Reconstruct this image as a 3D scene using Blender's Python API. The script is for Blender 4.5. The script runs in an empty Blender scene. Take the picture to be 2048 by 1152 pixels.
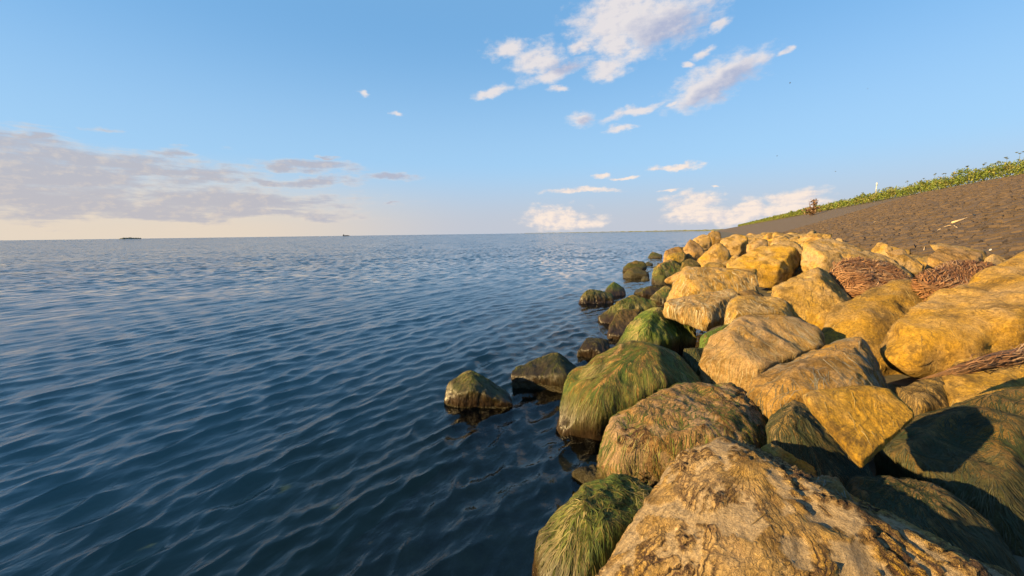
import bpy, bmesh, math, random
import numpy as np
from mathutils import Matrix, Vector
from mathutils.bvhtree import BVHTree

random.seed(7)
RNG = np.random.default_rng(11)
SC = bpy.context.scene
COL = SC.collection
rad = math.radians

# ------------------------------------------------------------------ camera
CAM_H = 2.0
FPX = 800.0                      # focal length in photo pixels (2048 wide)
PITCH = math.atan((576 - 467) / FPX)
ROLL = math.atan(19 / 1400)
C0 = np.array([0.0, 0.0, CAM_H])
FW = np.array([0.0, math.cos(PITCH), -math.sin(PITCH)])
R0 = np.array([1.0, 0.0, 0.0])
U0 = np.cross(R0, FW)
RT = math.cos(ROLL) * R0 - math.sin(ROLL) * U0
UP = math.cos(ROLL) * U0 + math.sin(ROLL) * R0
cam_d = bpy.data.cameras.new("camera")
cam_d.sensor_width = 36.0
cam_d.lens = 36.0 * FPX / 2048
cam_d.clip_start = 0.05
cam_d.clip_end = 60000
cam = bpy.data.objects.new("camera", cam_d)
COL.objects.link(cam)
cam.matrix_world = Matrix(((RT[0], UP[0], -FW[0], C0[0]), (RT[1], UP[1], -FW[1], C0[1]),
                           (RT[2], UP[2], -FW[2], C0[2]), (0, 0, 0, 1)))
SC.camera = cam
SC.cycles.max_bounces = 6; SC.cycles.diffuse_bounces = 2; SC.cycles.glossy_bounces = 3; SC.cycles.transparent_max_bounces = 8

def ray(px, py):
    return FW + (px - 1024) / FPX * RT + (576 - py) / FPX * UP
def at(px, py, d):
    return C0 + ray(px, py) * d
def azel(px, py):
    r = ray(px, py); r = r / np.linalg.norm(r)
    return math.degrees(math.atan2(r[0], r[1])), math.degrees(math.asin(r[2]))

# ------------------------------------------------------------------ light
SUN_AZ, SUN_EL = -112.0, 16.0    # degrees, azimuth measured from the view axis (+Y) towards +X
SUN_STR, SKY_STR = 5.0, 0.065
SC.view_settings.view_transform = 'Standard'
SC.view_settings.look = 'None'
SC.view_settings.gamma = 1.0
SC.view_settings.use_curve_mapping = False
SC.view_settings.exposure = 1.68

sd = bpy.data.lights.new("sun", 'SUN')
sd.energy = SUN_STR; sd.angle = rad(0.6); sd.color = (1.0, 0.69, 0.28)
so = bpy.data.objects.new("sun", sd); COL.objects.link(so)
sv = Vector((math.sin(rad(SUN_AZ)) * math.cos(rad(SUN_EL)), math.cos(rad(SUN_AZ)) * math.cos(rad(SUN_EL)), math.sin(rad(SUN_EL))))
so.rotation_euler = sv.to_track_quat('Z', 'Y').to_euler()

class NT:
    """small node-tree helper"""
    def __init__(s, tree): s.t = tree; s.t.nodes.clear()
    def n(s, typ, _out=0, **kw):
        nd = s.t.nodes.new(typ); ins = kw.pop('ins', {})
        for k, v in kw.items(): setattr(nd, k, v)
        for k, v in ins.items():
            if isinstance(v, bpy.types.NodeSocket): s.t.links.new(v, nd.inputs[k])
            else: nd.inputs[k].default_value = v
        return nd
    def link(s, a, b): s.t.links.new(a, b)
    def m(s, op, a, b=None, c=None, clamp=False):
        i = {0: a}
        if b is not None: i[1] = b
        if c is not None: i[2] = c
        nd = s.n('ShaderNodeMath', operation=op, ins=i); nd.use_clamp = clamp
        return nd.outputs[0]
    def v(s, op, a, b=None):
        i = {0: a}
        if b is not None: i[1] = b
        nd = s.n('ShaderNodeVectorMath', operation=op, ins=i)
        return nd.outputs['Value'] if op in ('LENGTH', 'DOT_PRODUCT') else nd.outputs[0]
    def mix(s, f, a, b, typ='RGBA', blend='MIX'):
        nd = s.n('ShaderNodeMix', data_type=typ)
        if typ == 'RGBA': nd.blend_type = blend
        idx = {'RGBA': (0, 6, 7, 2), 'FLOAT': (0, 2, 3, 0), 'VECTOR': (0, 4, 5, 1)}[typ]
        for k, val in zip(idx[:3], (f, a, b)):
            if isinstance(val, bpy.types.NodeSocket): s.link(val, nd.inputs[k])
            else: nd.inputs[k].default_value = val
        return nd.outputs[idx[3]]
    def ss(s, x, lo, hi, a=0.0, b=1.0):
        nd = s.n('ShaderNodeMapRange', interpolation_type='SMOOTHSTEP', ins={0: x, 1: lo, 2: hi, 3: a, 4: b})
        return nd.outputs[0]
    def noise(s, vec, scale, detail=4, rough=0.55, dist=0.0, out=0, dim='3D'):
        nd = s.n('ShaderNodeTexNoise', noise_dimensions=dim, ins={'Vector': vec, 'Scale': scale, 'Detail': detail, 'Roughness': rough, 'Distortion': dist})
        return nd.outputs[out]
    def ramp(s, f, stops):
        nd = s.n('ShaderNodeValToRGB', ins={0: f}); e = nd.color_ramp.elements
        while len(e) < len(stops): e.new(0.5)
        for k, (p, c) in enumerate(stops): e[k].position = p; e[k].color = (*c, 1)
        return nd.outputs[0]

def rgb(r, g, b): return (r, g, b, 1.0)

# ------------------------------------------------------------------ sky with clouds
world = bpy.data.worlds.new("World"); SC.world = world; world.use_nodes = True
world.cycles.sampling_method = 'MANUAL'; world.cycles.sample_map_resolution = 256
W = NT(world.node_tree)
sky = W.n('ShaderNodeTexSky', sky_type='NISHITA')
sky.sun_disc = False
sky.sun_elevation = rad(SUN_EL); sky.sun_rotation = rad(SUN_AZ)
sky.air_density = 1.0; sky.dust_density = 0.3; sky.ozone_density = 4.2; sky.altitude = 0
tc = W.n('ShaderNodeTexCoord')
sep = W.n('ShaderNodeSeparateXYZ', ins={0: tc.outputs['Generated']})
az = W.m('MULTIPLY', W.m('ARCTAN2', sep.outputs[0], sep.outputs[1]), 180 / math.pi)
el = W.m('MULTIPLY', W.m('ARCSINE', sep.outputs[2]), 180 / math.pi)
P = W.n('ShaderNodeCombineXYZ', ins={0: az, 1: el, 2: 0.0}).outputs[0]
Ps = W.v('MULTIPLY', P, (0.55, 1.0, 1.0))
wn = W.noise(Ps, 0.22, 2, 0.6, out=1)
warp = W.v('MULTIPLY', W.v('SUBTRACT', wn, (0.5, 0.5, 0.5)), (5.0, 2.4, 0.0))
wn2 = W.noise(Ps, 1.1, 3, 0.6, out=1)
warp2 = W.v('MULTIPLY', W.v('SUBTRACT', wn2, (0.5, 0.5, 0.5)), (1.6, 1.1, 0.0))
PW = W.v('ADD', W.v('ADD', P, warp), warp2)

CR, SR = math.cos(rad(14)), math.sin(rad(14))
PR = W.n('ShaderNodeCombineXYZ', ins={0: W.v('DOT_PRODUCT', PW, (CR, SR, 0)), 1: W.v('DOT_PRODUCT', PW, (-SR, CR, 0)), 2: 0.0}).outputs[0]
def cloud_field(lst):
    acc = None
    for (px, py, rx, ry, rot, wgt) in lst:
        rx, ry = rx * 1.16, ry * 1.2
        a0, e0 = azel(px, py)
        ax, _ = azel(px + rx, py); _, ey = azel(px, py - ry)
        sx, sy = 1 / abs(ax - a0), 1 / abs(ey - e0)
        if rot >= 8: src, (u0, v0) = PR, (a0 * CR + e0 * SR, -a0 * SR + e0 * CR)
        else: src, (u0, v0) = PW, (a0, e0)
        mp = W.n('ShaderNodeVectorMath', operation='MULTIPLY_ADD', ins={0: src, 1: (sx, sy, 0), 2: (-u0 * sx, -v0 * sy, 0)})
        f = W.m('SUBTRACT', wgt, W.v('LENGTH', mp.outputs[0]))
        acc = f if acc is None else W.m('MAXIMUM', acc, f)
    return acc
cum = [(1235, 30, 75, 50, 10, 1.1), (1310, 40, 95, 50, 0, 1.1), (1225, 85, 45, 40, 0, 1.0), (1270, 105, 35, 20, -20, .8), (1220, 138, 38, 18, 0, 1.0),
       (1015, 100, 40, 22, -25, .95), (1075, 118, 46, 32, 0, .95), (1105, 145, 70, 16, 10, .9), (1165, 93, 32, 11, 10, .8),
       (985, 188, 35, 10, 15, .9), (1425, 165, 95, 32, 10, 1.1), (1500, 132, 45, 18, 10, 1.0), (1395, 190, 50, 14, 10, .9), (1575, 103, 16, 9, 30, .9),
       (1420, 104, 25, 9, 15, .8), (1440, 50, 22, 14, 40, .75), (1265, 222, 48, 10, 18, .95), (1170, 232, 30, 15, 0, .9), (1245, 256, 30, 6, 5, .85),
       (1120, 178, 26, 9, -20, .75), (1380, 128, 12, 8, 0, .8), (728, 187, 10, 8, 0, .9), (801, 224, 15, 6, 0, .85), (1330, 207, 26, 5, 20, .75),
       (1220, 400, 1, 1, 0, -9)]
low = [(1105, 438, 60, 24, 0, 1.05), (1160, 445, 70, 14, 0, .9), (1390, 412, 66, 24, 0, 1.0), (1500, 414, 32, 18, 0, 1.0), (1440, 432, 120, 16, 5, .95),
       (1600, 408, 75, 24, 0, 1.0), (1540, 422, 70, 18, 0, .9), (1350, 336, 48, 7, 3, .95), (1262, 353, 38, 5, 3, .85), (1202, 349, 24, 7, 0, .85), (1165, 382, 90, 7, 5, .85),
       (1435, 376, 18, 4, 0, .8), (1340, 384, 30, 4, 0, .75)]
bank = [(80, 330, 330, 48, 3, 1.05), (330, 345, 270, 18, 5, .9), (620, 328, 95, 14, 2, .95), (560, 330, 45, 13, 0, .9), (100, 395, 330, 45, 0, 1.0), (430, 400, 260, 28, 2, 1.0),
        (300, 420, 330, 22, 0, .95), (640, 362, 90, 11, 4, .9), (520, 362, 60, 10, 0, .9), (795, 356, 48, 8, 3, .9), (195, 254, 48, 9, 2, .8), (60, 272, 60, 8, 2, .75), (350, 300, 55, 12, 4, .85),
        (560, 425, 150, 14, 0, .85), (778, 403, 15, 3, 0, .85), (-260, 360, 330, 80, 0, 1.05), (-700, 330, 300, 60, 0, 1.0), (660, 310, 40, 5, 0, .65)]
fa = W.noise(Ps, 0.75, 6, 0.62)
fb = W.noise(W.v('ADD', Ps, (-0.30, 0.22, 0.0)), 0.75, 4, 0.62)
relief = W.m('MULTIPLY', W.m('SUBTRACT', fa, fb), 2.4)
fz = W.m('MULTIPLY', W.m('SUBTRACT', fa, 0.5), 1.7)
Pb = W.v('MULTIPLY', P, (0.16, 1.0, 1.0))                 # drawn-out strata of the low bank
fs = W.m('MULTIPLY', W.m('SUBTRACT', W.noise(Pb, 0.8, 6, 0.62), 0.5), 2.6)
f_c = W.m('ADD', W.m('ADD', cloud_field(cum), 0.20), fz)
f_l = W.m('ADD', W.m('ADD', cloud_field(low), 0.15), fz)
f_b = W.m('ADD', W.m('ADD', cloud_field(bank), 0.08), W.m('ADD', W.m('MULTIPLY', fz, 0.45), fs))
d_c = W.ss(f_c, -0.08, 0.85)
d_l = W.ss(f_l, 0.05, 0.75)
d_b = W.ss(f_b, -0.15, 0.80)
K = 1.0 / SKY_STR / 2 ** SC.view_settings.exposure
def sc(c): return (c[0] * K, c[1] * K, c[2] * K, 1)
# thin haze veil low over the whole horizon, warmer towards the sun
sunward = W.ss(W.m('ABSOLUTE', W.m('SUBTRACT', az, SUN_AZ)), 110.0, 75.0)
veil = W.m('MULTIPLY', W.ss(el, 10.0, 0.5), 0.88)
c_v = W.mix(sunward, sc((0.56, 0.57, 0.63)), sc((0.84, 0.68, 0.51)))
c = W.mix(0.65, sky.outputs[0], sc((0.19, 0.48, 0.84)))          # clear azure air
c = W.mix(W.ss(el, 26.0, 6.0, 0.05, 0.72), c, sc((0.43, 0.67, 0.91)))
c = W.mix(veil, c, c_v)
# thick cloud interiors are greyer, sun-facing billows creamier
core = cloud_field([(1345, 55, 90, 45, 0, 1), (1455, 170, 105, 30, 10, 1), (1130, 130, 70, 20, 0, .8), (1180, 236, 30, 12, 0, .8)])
g_c = W.m('ADD', W.m('MULTIPLY', W.ss(W.m('ADD', core, W.m('MULTIPLY', fz, 0.6)), -0.1, 0.7), 0.9), W.m('MULTIPLY', relief, -0.7), clamp=True)
c_c = W.mix(g_c, sc((0.84, 0.78, 0.77)), sc((0.46, 0.49, 0.64)))
c_l = W.mix(W.m('ADD', 0.18, W.m('MULTIPLY', relief, -1.2), clamp=True), sc((1.0, 0.84, 0.72)), sc((0.60, 0.60, 0.68)))
g_b = W.m('ADD', W.ss(f_b, 0.0, 0.6), W.m('MULTIPLY', relief, -1.0), clamp=True)
c_b = W.mix(g_b, W.mix(sunward, sc((0.76, 0.68, 0.67)), sc((0.84, 0.70, 0.56))), W.mix(sunward, sc((0.44, 0.47, 0.60)), sc((0.50, 0.49, 0.54))))
c = W.mix(W.m('MULTIPLY', d_b, 0.88), c, c_b)
c = W.mix(W.m('MULTIPLY', d_l, 0.92), c, c_l)
c = W.mix(W.m('MULTIPLY', d_c, 0.92), c, c_c)
bg = W.n('ShaderNodeBackground', ins={0: c, 1: SKY_STR})
W.link(bg.outputs[0], W.n('ShaderNodeOutputWorld').inputs[0])
#SECTION2
# ------------------------------------------------------------------ shared tools
SH = math.atan((1428 - 1024) / FPX)                  # bearing of the shoreline
SD = np.array([math.sin(SH), math.cos(SH), 0.0])     # along the shore
SN = np.array([math.cos(SH), -math.sin(SH), 0.0])    # inland
PROF_S = np.array([-40000, -300, -30, -6, -2.6, 0, 3, 6.2, 24.0, 25.5, 31, 46, 40000.0])
PROF_Z = np.array([-8, -6, -3, -1.3, -0.45, 0.02, 0.45, 1.05, 6.52, 6.75, 6.75, 2.0, 2.0])
def bed(s): return np.interp(s, PROF_S, PROF_Z)
def zr(s): return np.interp(s, [-9, -2.6, 0, 3, 6.2, 24], [0, 0, 0.5, 0.95, 1.2, 6.6])   # level the boulders rest at
def ground_depth(px, py, f=zr, off=0.0):
    r = ray(px, py); prev = None
    for d in np.geomspace(0.9, 4000, 600):
        p = C0 + r * d
        if p[2] <= f(p @ SN) + off: return d
    return 200.0
def shore(t, s, z=0.0): return SD * t + SN * s + np.array([0, 0, z])

PERM = np.concatenate([RNG.permutation(256)] * 3)
GR = np.array([[1,1,0],[-1,1,0],[1,-1,0],[-1,-1,0],[1,0,1],[-1,0,1],[1,0,-1],[-1,0,-1],[0,1,1],[0,-1,1],[0,1,-1],[0,-1,-1]], float)
def perlin(P, seed=0):
    P = np.asarray(P, float) + seed * 17.31
    I = np.floor(P).astype(int); f = P - I; I &= 255
    u = f * f * f * (f * (f * 6 - 15) + 10)
    def g(dx, dy, dz):
        h = PERM[PERM[PERM[I[:, 0] + dx] + I[:, 1] + dy] + I[:, 2] + dz] % 12
        q = GR[h]
        return q[:, 0] * (f[:, 0] - dx) + q[:, 1] * (f[:, 1] - dy) + q[:, 2] * (f[:, 2] - dz)
    L = lambda a, b, t: a + (b - a) * t
    x00 = L(g(0,0,0), g(1,0,0), u[:, 0]); x10 = L(g(0,1,0), g(1,1,0), u[:, 0])
    x01 = L(g(0,0,1), g(1,0,1), u[:, 0]); x11 = L(g(0,1,1), g(1,1,1), u[:, 0])
    return L(L(x00, x10, u[:, 1]), L(x01, x11, u[:, 1]), u[:, 2])
def fbm(P, seed=0, octs=4, gain=0.5):
    a, s, out = 1.0, 1.0, 0
    for k in range(octs):
        out = out + a * perlin(P * s, seed + k); a *= gain; s *= 2.03
    return out
def sstep(x, a, b):
    t = np.clip((x - a) / (b - a), 0, 1); return t * t * (3 - 2 * t)

def worley(P, seed=0):
    """distance to nearest cell, edge distance (F2-F1) and two random numbers of the nearest cell"""
    I = np.floor(P).astype(int); best = np.full(len(P), 9e9); sec = best.copy(); r1 = np.zeros(len(P)); r2 = r1.copy(); off = np.zeros((len(P), 3))
    for dx in (-1, 0, 1):
        for dy in (-1, 0, 1):
            for dz in (-1, 0, 1):
                J = I + (dx, dy, dz); K_ = (J + seed * 31) & 255
                h = PERM[PERM[PERM[K_[:, 0]] + K_[:, 1]] + K_[:, 2]]
                j = np.stack([PERM[h + 11], PERM[h + 57], PERM[h + 131]], 1) / 255.0
                v = J + .1 + .8 * j - P; d = np.sqrt((v * v).sum(1))
                m = d < best
                sec = np.where(m, best, np.minimum(sec, d)); best = np.where(m, d, best)
                r1 = np.where(m, PERM[h + 23] / 255.0, r1); r2 = np.where(m, PERM[h + 77] / 255.0, r2); off[m] = v[m]
    return best, sec - best, r1, r2, off
def mesh_arrays(name, V, F, mat=None, smooth=True, parent=None, attrs=None, link=True):
    """F: (n,3) or (n,4) int array"""
    V = np.ascontiguousarray(V, dtype=np.float32); F = np.ascontiguousarray(F, dtype=np.int32)
    me = bpy.data.meshes.new(name); k = F.shape[1]
    me.vertices.add(len(V)); me.vertices.foreach_set('co', V.ravel())
    me.loops.add(F.size); me.loops.foreach_set('vertex_index', F.ravel())
    me.polygons.add(len(F)); me.polygons.foreach_set('loop_start', np.arange(0, F.size, k, dtype=np.int32))
    me.polygons.foreach_set('use_smooth', np.full(len(F), smooth))
    me.update(calc_edges=True)
    for an, (typ, data) in (attrs or {}).items():
        at_ = me.attributes.new(an, typ, 'POINT')
        at_.data.foreach_set({'FLOAT': 'value', 'FLOAT_VECTOR': 'vector', 'FLOAT_COLOR': 'color'}[typ], np.ascontiguousarray(data, dtype=np.float32).ravel())
    if mat: me.materials.append(mat)
    ob = bpy.data.objects.new(name, me)
    if link: COL.objects.link(ob)
    if parent: ob.parent = parent
    return ob
def tag(o, label=None, cat=None, group=None, kind=None):
    if label: o['label'] = label
    if cat: o['category'] = cat
    if group: o['group'] = group
    if kind: o['kind'] = kind
    return o
def new_mat(name):
    m = bpy.data.materials.new(name); m.use_nodes = True
    return m, NT(m.node_tree)
def finish(T, col, rough, nrm=None, **kw):
    b = T.n('ShaderNodeBsdfPrincipled', ins={'Base Color': col, 'Roughness': rough, **kw})
    if nrm is not None: T.link(nrm, b.inputs['Normal'])
    T.link(b.outputs[0], T.n('ShaderNodeOutputMaterial').inputs[0])
    return b
def bump(T, h, dist, strength=1.0, nrm=None):
    i = {'Strength': strength, 'Distance': dist, 'Height': h}
    if nrm is not None: i['Normal'] = nrm
    return T.n('ShaderNodeBump', ins=i).outputs[0]

# ------------------------------------------------------------------ materials
def mat_boulder():
    m, T = new_mat("algae_covered_stone")
    geo = T.n('ShaderNodeNewGeometry'); pos = geo.outputs['Position']
    oi = T.n('ShaderNodeObjectInfo'); oc = T.n('ShaderNodeSeparateColor', ins={0: oi.outputs['Color']})
    G, GOLD, DARK = oc.outputs[0], oc.outputs[1], oc.outputs[2]
    fib = T.n('ShaderNodeAttribute', attribute_name='fib').outputs['Vector']
    peel = T.n('ShaderNodeAttribute', attribute_name='peel').outputs['Fac']
    z = T.n('ShaderNodeSeparateXYZ', ins={0: pos}).outputs[2]
    n1 = T.noise(pos, 2.6, 5, 0.6); n2 = T.noise(pos, 9.0, 4, 0.6); n3 = T.noise(pos, 55.0, 4, 0.65)
    n4 = T.noise(pos, 34.0, 6, .75)
    st = T.noise(fib, 3.0, 4, 0.62, 0.3); st2 = T.noise(fib, 9.0, 3, 0.6)
    pale = T.mix(n2, rgb(.33, .215, .10), rgb(.54, .385, .205))
    gold = T.mix(n2, rgb(.33, .175, .014), rgb(.60, .36, .036))
    dry = T.mix(T.m('ADD', T.m('ADD', GOLD, -.08), T.m('MULTIPLY', T.m('SUBTRACT', n1, .5), 3.0), clamp=True), pale, gold)
    brown = T.ss(T.m('ADD', T.noise(pos, 3.0, 6, .70), T.m('MULTIPLY', T.m('SUBTRACT', st, .5), .35)), .49, .62)
    dry = T.mix(T.m('MULTIPLY', brown, .85), dry, T.mix(n2, rgb(.10, .055, .012), rgb(.24, .145, .03)))
    pit = T.ss(T.noise(pos, 26.0, 4, .7), .60, .70)
    dry = T.mix(T.m('MULTIPLY', pit, .55), dry, rgb(.07, .042, .02))
    hole = T.mix(n3, rgb(.27, .19, .115), rgb(.46, .36, .24))
    dry = T.mix(peel, dry, hole)
    rimA = T.n('ShaderNodeAttribute', attribute_name='rim').outputs['Fac']
    dry = T.mix(T.m('MULTIPLY', rimA, .7), dry, rgb(.13, .075, .05))
    fl = T.n('ShaderNodeAttribute', attribute_name='flake').outputs['Vector']; cru = T.n('ShaderNodeAttribute', attribute_name='crust').outputs['Fac']
    fl = T.v('ADD', fl, T.v('MULTIPLY', T.v('SUBTRACT', T.noise(pos, 30.0, 3, .6, out=1), (.5, .5, .5)), (.9, .9, .9)))
    e1 = T.n('ShaderNodeTexVoronoi', feature='DISTANCE_TO_EDGE', ins={'Vector': fl, 'Scale': 1.0}).outputs['Distance']
    e2 = T.n('ShaderNodeTexVoronoi', feature='DISTANCE_TO_EDGE', ins={'Vector': fl, 'Scale': 2.3}).outputs['Distance']
    ck = T.m('MULTIPLY', cru, T.m('MAXIMUM', T.ss(e1, .17, .0), T.m('MULTIPLY', T.ss(e2, .12, .0), T.ss(T.noise(pos, 5.0, 2), .42, .58))))
    dry = T.mix(T.m('MULTIPLY', ck, .95), dry, rgb(.05, .025, .02))
    grn = T.mix(n2, rgb(.030, .042, .007), rgb(.105, .120, .014))
    zn = T.m('ADD', z, T.m('MULTIPLY', T.m('SUBTRACT', n1, .5), 1.0))
    gm = T.m('ADD', T.m('MULTIPLY', T.m('SUBTRACT', G, .5), 1.6), T.m('ADD', T.ss(zn, .75, .15), T.m('MULTIPLY', T.m('SUBTRACT', st, .5), 1.8)))
    col = T.mix(T.ss(gm, .15, .8), dry, grn)
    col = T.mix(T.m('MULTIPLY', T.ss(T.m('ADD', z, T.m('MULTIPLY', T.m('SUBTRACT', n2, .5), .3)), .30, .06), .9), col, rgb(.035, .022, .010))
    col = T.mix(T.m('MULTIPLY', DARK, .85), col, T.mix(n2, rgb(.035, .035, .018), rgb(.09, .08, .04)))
    rnd = oi.outputs['Random']
    dusk = T.mix(T.m('MULTIPLY', T.ss(rnd, .45, 1.0), .55), rgb(1, 1, 1), rgb(.78, .62, .50))
    col = T.mix(1.0, col, T.mix(T.m('MULTIPLY', T.ss(rnd, .40, .0), .5), dusk, rgb(.92, .95, .98)), blend='MULTIPLY')
    k = T.m('ADD', .38, T.mix(T.m('MULTIPLY', GOLD, .8), T.m('ADD', T.m('MULTIPLY', T.ss(st, .28, .68), .50), T.m('MULTIPLY', T.ss(st2, .28, .70), .42)), T.m('ADD', T.m('MULTIPLY', T.ss(n4, .32, .66), .62), .16), 'FLOAT'))
    k = T.m('MULTIPLY', k, T.m('ADD', .54, T.m('MULTIPLY', n3, .9)))
    col = T.mix(1.0, col, T.n('ShaderNodeCombineColor', ins={0: k, 1: k, 2: k}).outputs[0], blend='MULTIPLY')
    rough = T.ss(T.m('ADD', z, T.m('MULTIPLY', T.m('SUBTRACT', n2, .5), .25)), .02, .35, .28, .88)
    fw = T.m('ADD', .22, T.m('MULTIPLY', G, 1.0))
    h = T.m('ADD', T.m('MULTIPLY', T.m('ADD', st, T.m('MULTIPLY', st2, .5)), fw), T.m('MULTIPLY', n3, .9))
    nb = bump(T, h, .022, .9)
    nb = bump(T, T.noise(pos, 15.0, 7, .76), .075, .85, nb)
    nb = bump(T, T.m('SUBTRACT', 1.0, ck), .02, .9, nb)
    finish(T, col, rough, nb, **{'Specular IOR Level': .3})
    return m
def mat_strand(name='filament_algae'):
    m, T = new_mat(name)
    a = T.n('ShaderNodeAttribute', attribute_name='tint').outputs['Color']
    zz = T.n('ShaderNodeSeparateXYZ', ins={0: T.n('ShaderNodeNewGeometry').outputs['Position']}).outputs[2]
    finish(T, a, T.ss(zz, .05, .4, .3, .75), **{'Specular IOR Level': .4})
    return m
def mat_plain(name, c1, c2, scale, rough=.9, bd=.02):
    m, T = new_mat(name)
    pos = T.n('ShaderNodeNewGeometry').outputs['Position']
    n = T.noise(pos, scale, 6, .65)
    finish(T, T.mix(T.ss(n, .3, .7), c1, c2), rough, bump(T, n, bd))
    return m
M_ROCK = mat_boulder(); M_STRAND = mat_strand()
M_BED = mat_plain('dark_rubble', rgb(.03, .026, .018), rgb(.08, .065, .04), 4.0)
M_LAND = mat_plain('rough_turf', rgb(.08, .075, .025), rgb(.16, .13, .05), 1.5)

def mat_slope():
    m, T = new_mat("stone_revetment")
    pos = T.n('ShaderNodeNewGeometry').outputs['Position']
    vor = T.n('ShaderNodeTexVoronoi', feature='DISTANCE_TO_EDGE', ins={'Vector': pos, 'Scale': 2.6})
    vc = T.n('ShaderNodeTexVoronoi', ins={'Vector': pos, 'Scale': 2.6})
    n = T.noise(pos, 1.2, 6, .65)
    col = T.mix(n, rgb(.062, .042, .026), rgb(.115, .079, .049))
    col = T.mix(T.m('MULTIPLY', T.n('ShaderNodeSeparateColor', ins={0: vc.outputs['Color']}).outputs[0], .5), col, rgb(.11, .08, .054))
    e = T.ss(vor.outputs['Distance'], .0, .10)
    col = T.mix(T.m('MULTIPLY', T.m('SUBTRACT', 1.0, e), .5), col, rgb(.03, .022, .015))
    finish(T, col, .9, bump(T, e, .06))
    return m
def mat_stone():
    m, T = new_mat("basalt_block")
    pos = T.n('ShaderNodeNewGeometry').outputs['Position']
    rnd = T.n('ShaderNodeAttribute', attribute_name='tone').outputs['Fac']
    n = T.noise(pos, 3.0, 5, .65); n2 = T.noise(pos, 16.0, 5, .7)
    col = T.mix(T.m('ADD', T.m('MULTIPLY', n, .6), T.m('MULTIPLY', rnd, .6), clamp=True), rgb(.030, .019, .012), rgb(.088, .058, .036))
    col = T.mix(T.m('MULTIPLY', T.ss(n2, .58, .75), .6), col, rgb(.115, .083, .055))
    finish(T, col, .9, bump(T, T.m('ADD', n2, n), .05))
    return m
M_SLOPE = mat_slope(); M_STONE = mat_stone()

# ------------------------------------------------------------------ ground, dike slope
def sheet(name, s_list, t_list, zf, mat):
    S, Tt = np.meshgrid(s_list, t_list)
    V = SD[None] * Tt.ravel()[:, None] + SN[None] * S.ravel()[:, None]
    V[:, 2] = zf(S.ravel(), Tt.ravel())
    nx, ny = len(s_list), len(t_list)
    i = np.arange(nx * (ny - 1)).reshape(ny - 1, nx)[:, :-1].ravel()
    F = np.stack([i, i + 1, i + nx + 1, i + nx], 1)
    return mesh_arrays(name, V, F, mat)
ts = np.concatenate([[-40000, -4000, -400, -60], np.linspace(-30, 60, 91), np.geomspace(62, 40000, 40)])
gs = np.concatenate([[-40000, -300, -60, -30, -15], np.linspace(-10, 6.2, 40), np.linspace(7, 24, 12), [25.5, 27, 31, 38, 46, 200, 40000]])
def zg(s, t):
    z = bed(s) - np.where((s > 6.5) & (s < 24), .25, 0)
    return z + np.where((s > -8) & (s < 6.3) & (abs(t) < 200), .07 * perlin(np.stack([s * .9, t * .9, s * 0], 1), 5), 0)
tag(sheet('ground', gs, ts, zg, M_BED), kind='structure')
ts2 = np.concatenate([[-60], np.linspace(-30, 90, 61), np.geomspace(95, 6000, 40)])
slope = tag(sheet('dike_slope', np.linspace(6.0, 24.2, 14), ts2, lambda s, t: np.interp(s, [6, 6.2, 24, 24.2], [1.0, 1.07, 6.56, 6.6]) + .05 * perlin(np.stack([s * .5, t * .5, s * 0], 1), 9), M_SLOPE), kind='structure')
top = tag(sheet('dike_crest', np.array([23.9, 24.6, 25.5, 28, 31, 38, 46, 300]), ts2, lambda s, t: np.interp(s, [23.9, 25.5, 31, 46, 300], [6.57, 6.85, 6.85, 2.05, 2.05]), M_LAND), kind='structure')

# revetment stones: irregular six-sided blocks set in the slope
def slope_point(s, t): return shore(t, s, np.interp(s, [6.2, 24], [1.10, 6.58]))
sl = np.array([0, 0, 1.0]) * 17.8 - SN * 5.48; SLN = sl / np.linalg.norm(sl)      # slope normal
SLU = np.cross(SD, SLN); SLU = SLU * np.sign(SLU[2])
HX = .36
cells = []
rr = np.random.default_rng(4)
cor = {}
def corner(i, j, k):
    key = (i, j, k)
    if key not in cor: cor[key] = rr.uniform(-.085, .085, 2)
    return cor[key]
rows = int(18.4 / (HX * .80))
for j in range(rows):
    for i in range(int(-10 / HX), int(80 / HX)):
        t = (i + .5 * (j % 2)) * HX + 9; u = .15 + j * HX * .80
        s = 6.2 + u * .956
        if s > 23.9: continue
        p = slope_point(s, t)
        d = (p - C0) @ FW
        if d < 1.5: continue
        px = (p - C0) @ RT / d * FPX + 1024
        if px > 4200 or px < 1300: continue
        if d > 52: continue
        # six corners shared with the neighbours
        a2 = 2 * i + (j % 2)
        cs = [(a2, j, 0), (a2 + 1, j, 1), (a2 + 2, j, 0), (a2 + 2, j + 1, 1), (a2 + 1, j + 1, 0), (a2, j + 1, 1)]
        base = [(-.5, -.27), (0, -.53), (.5, -.27), (.5, .27), (0, .53), (-.5, .27)]
        ck = [(a2 - 1, 3 * j - 1), (a2, 3 * j - 2), (a2 + 1, 3 * j - 1), (a2 + 1, 3 * j + 1), (a2, 3 * j + 2), (a2 - 1, 3 * j + 1)]
        pts = [np.array(b) * HX + corner(c[0], c[1], 0) for b, c in zip(base, ck)]
        cells.append((d, p, np.array(pts), px > 2070))
cells.sort(key=lambda c: (c[3], c[0]))
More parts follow.
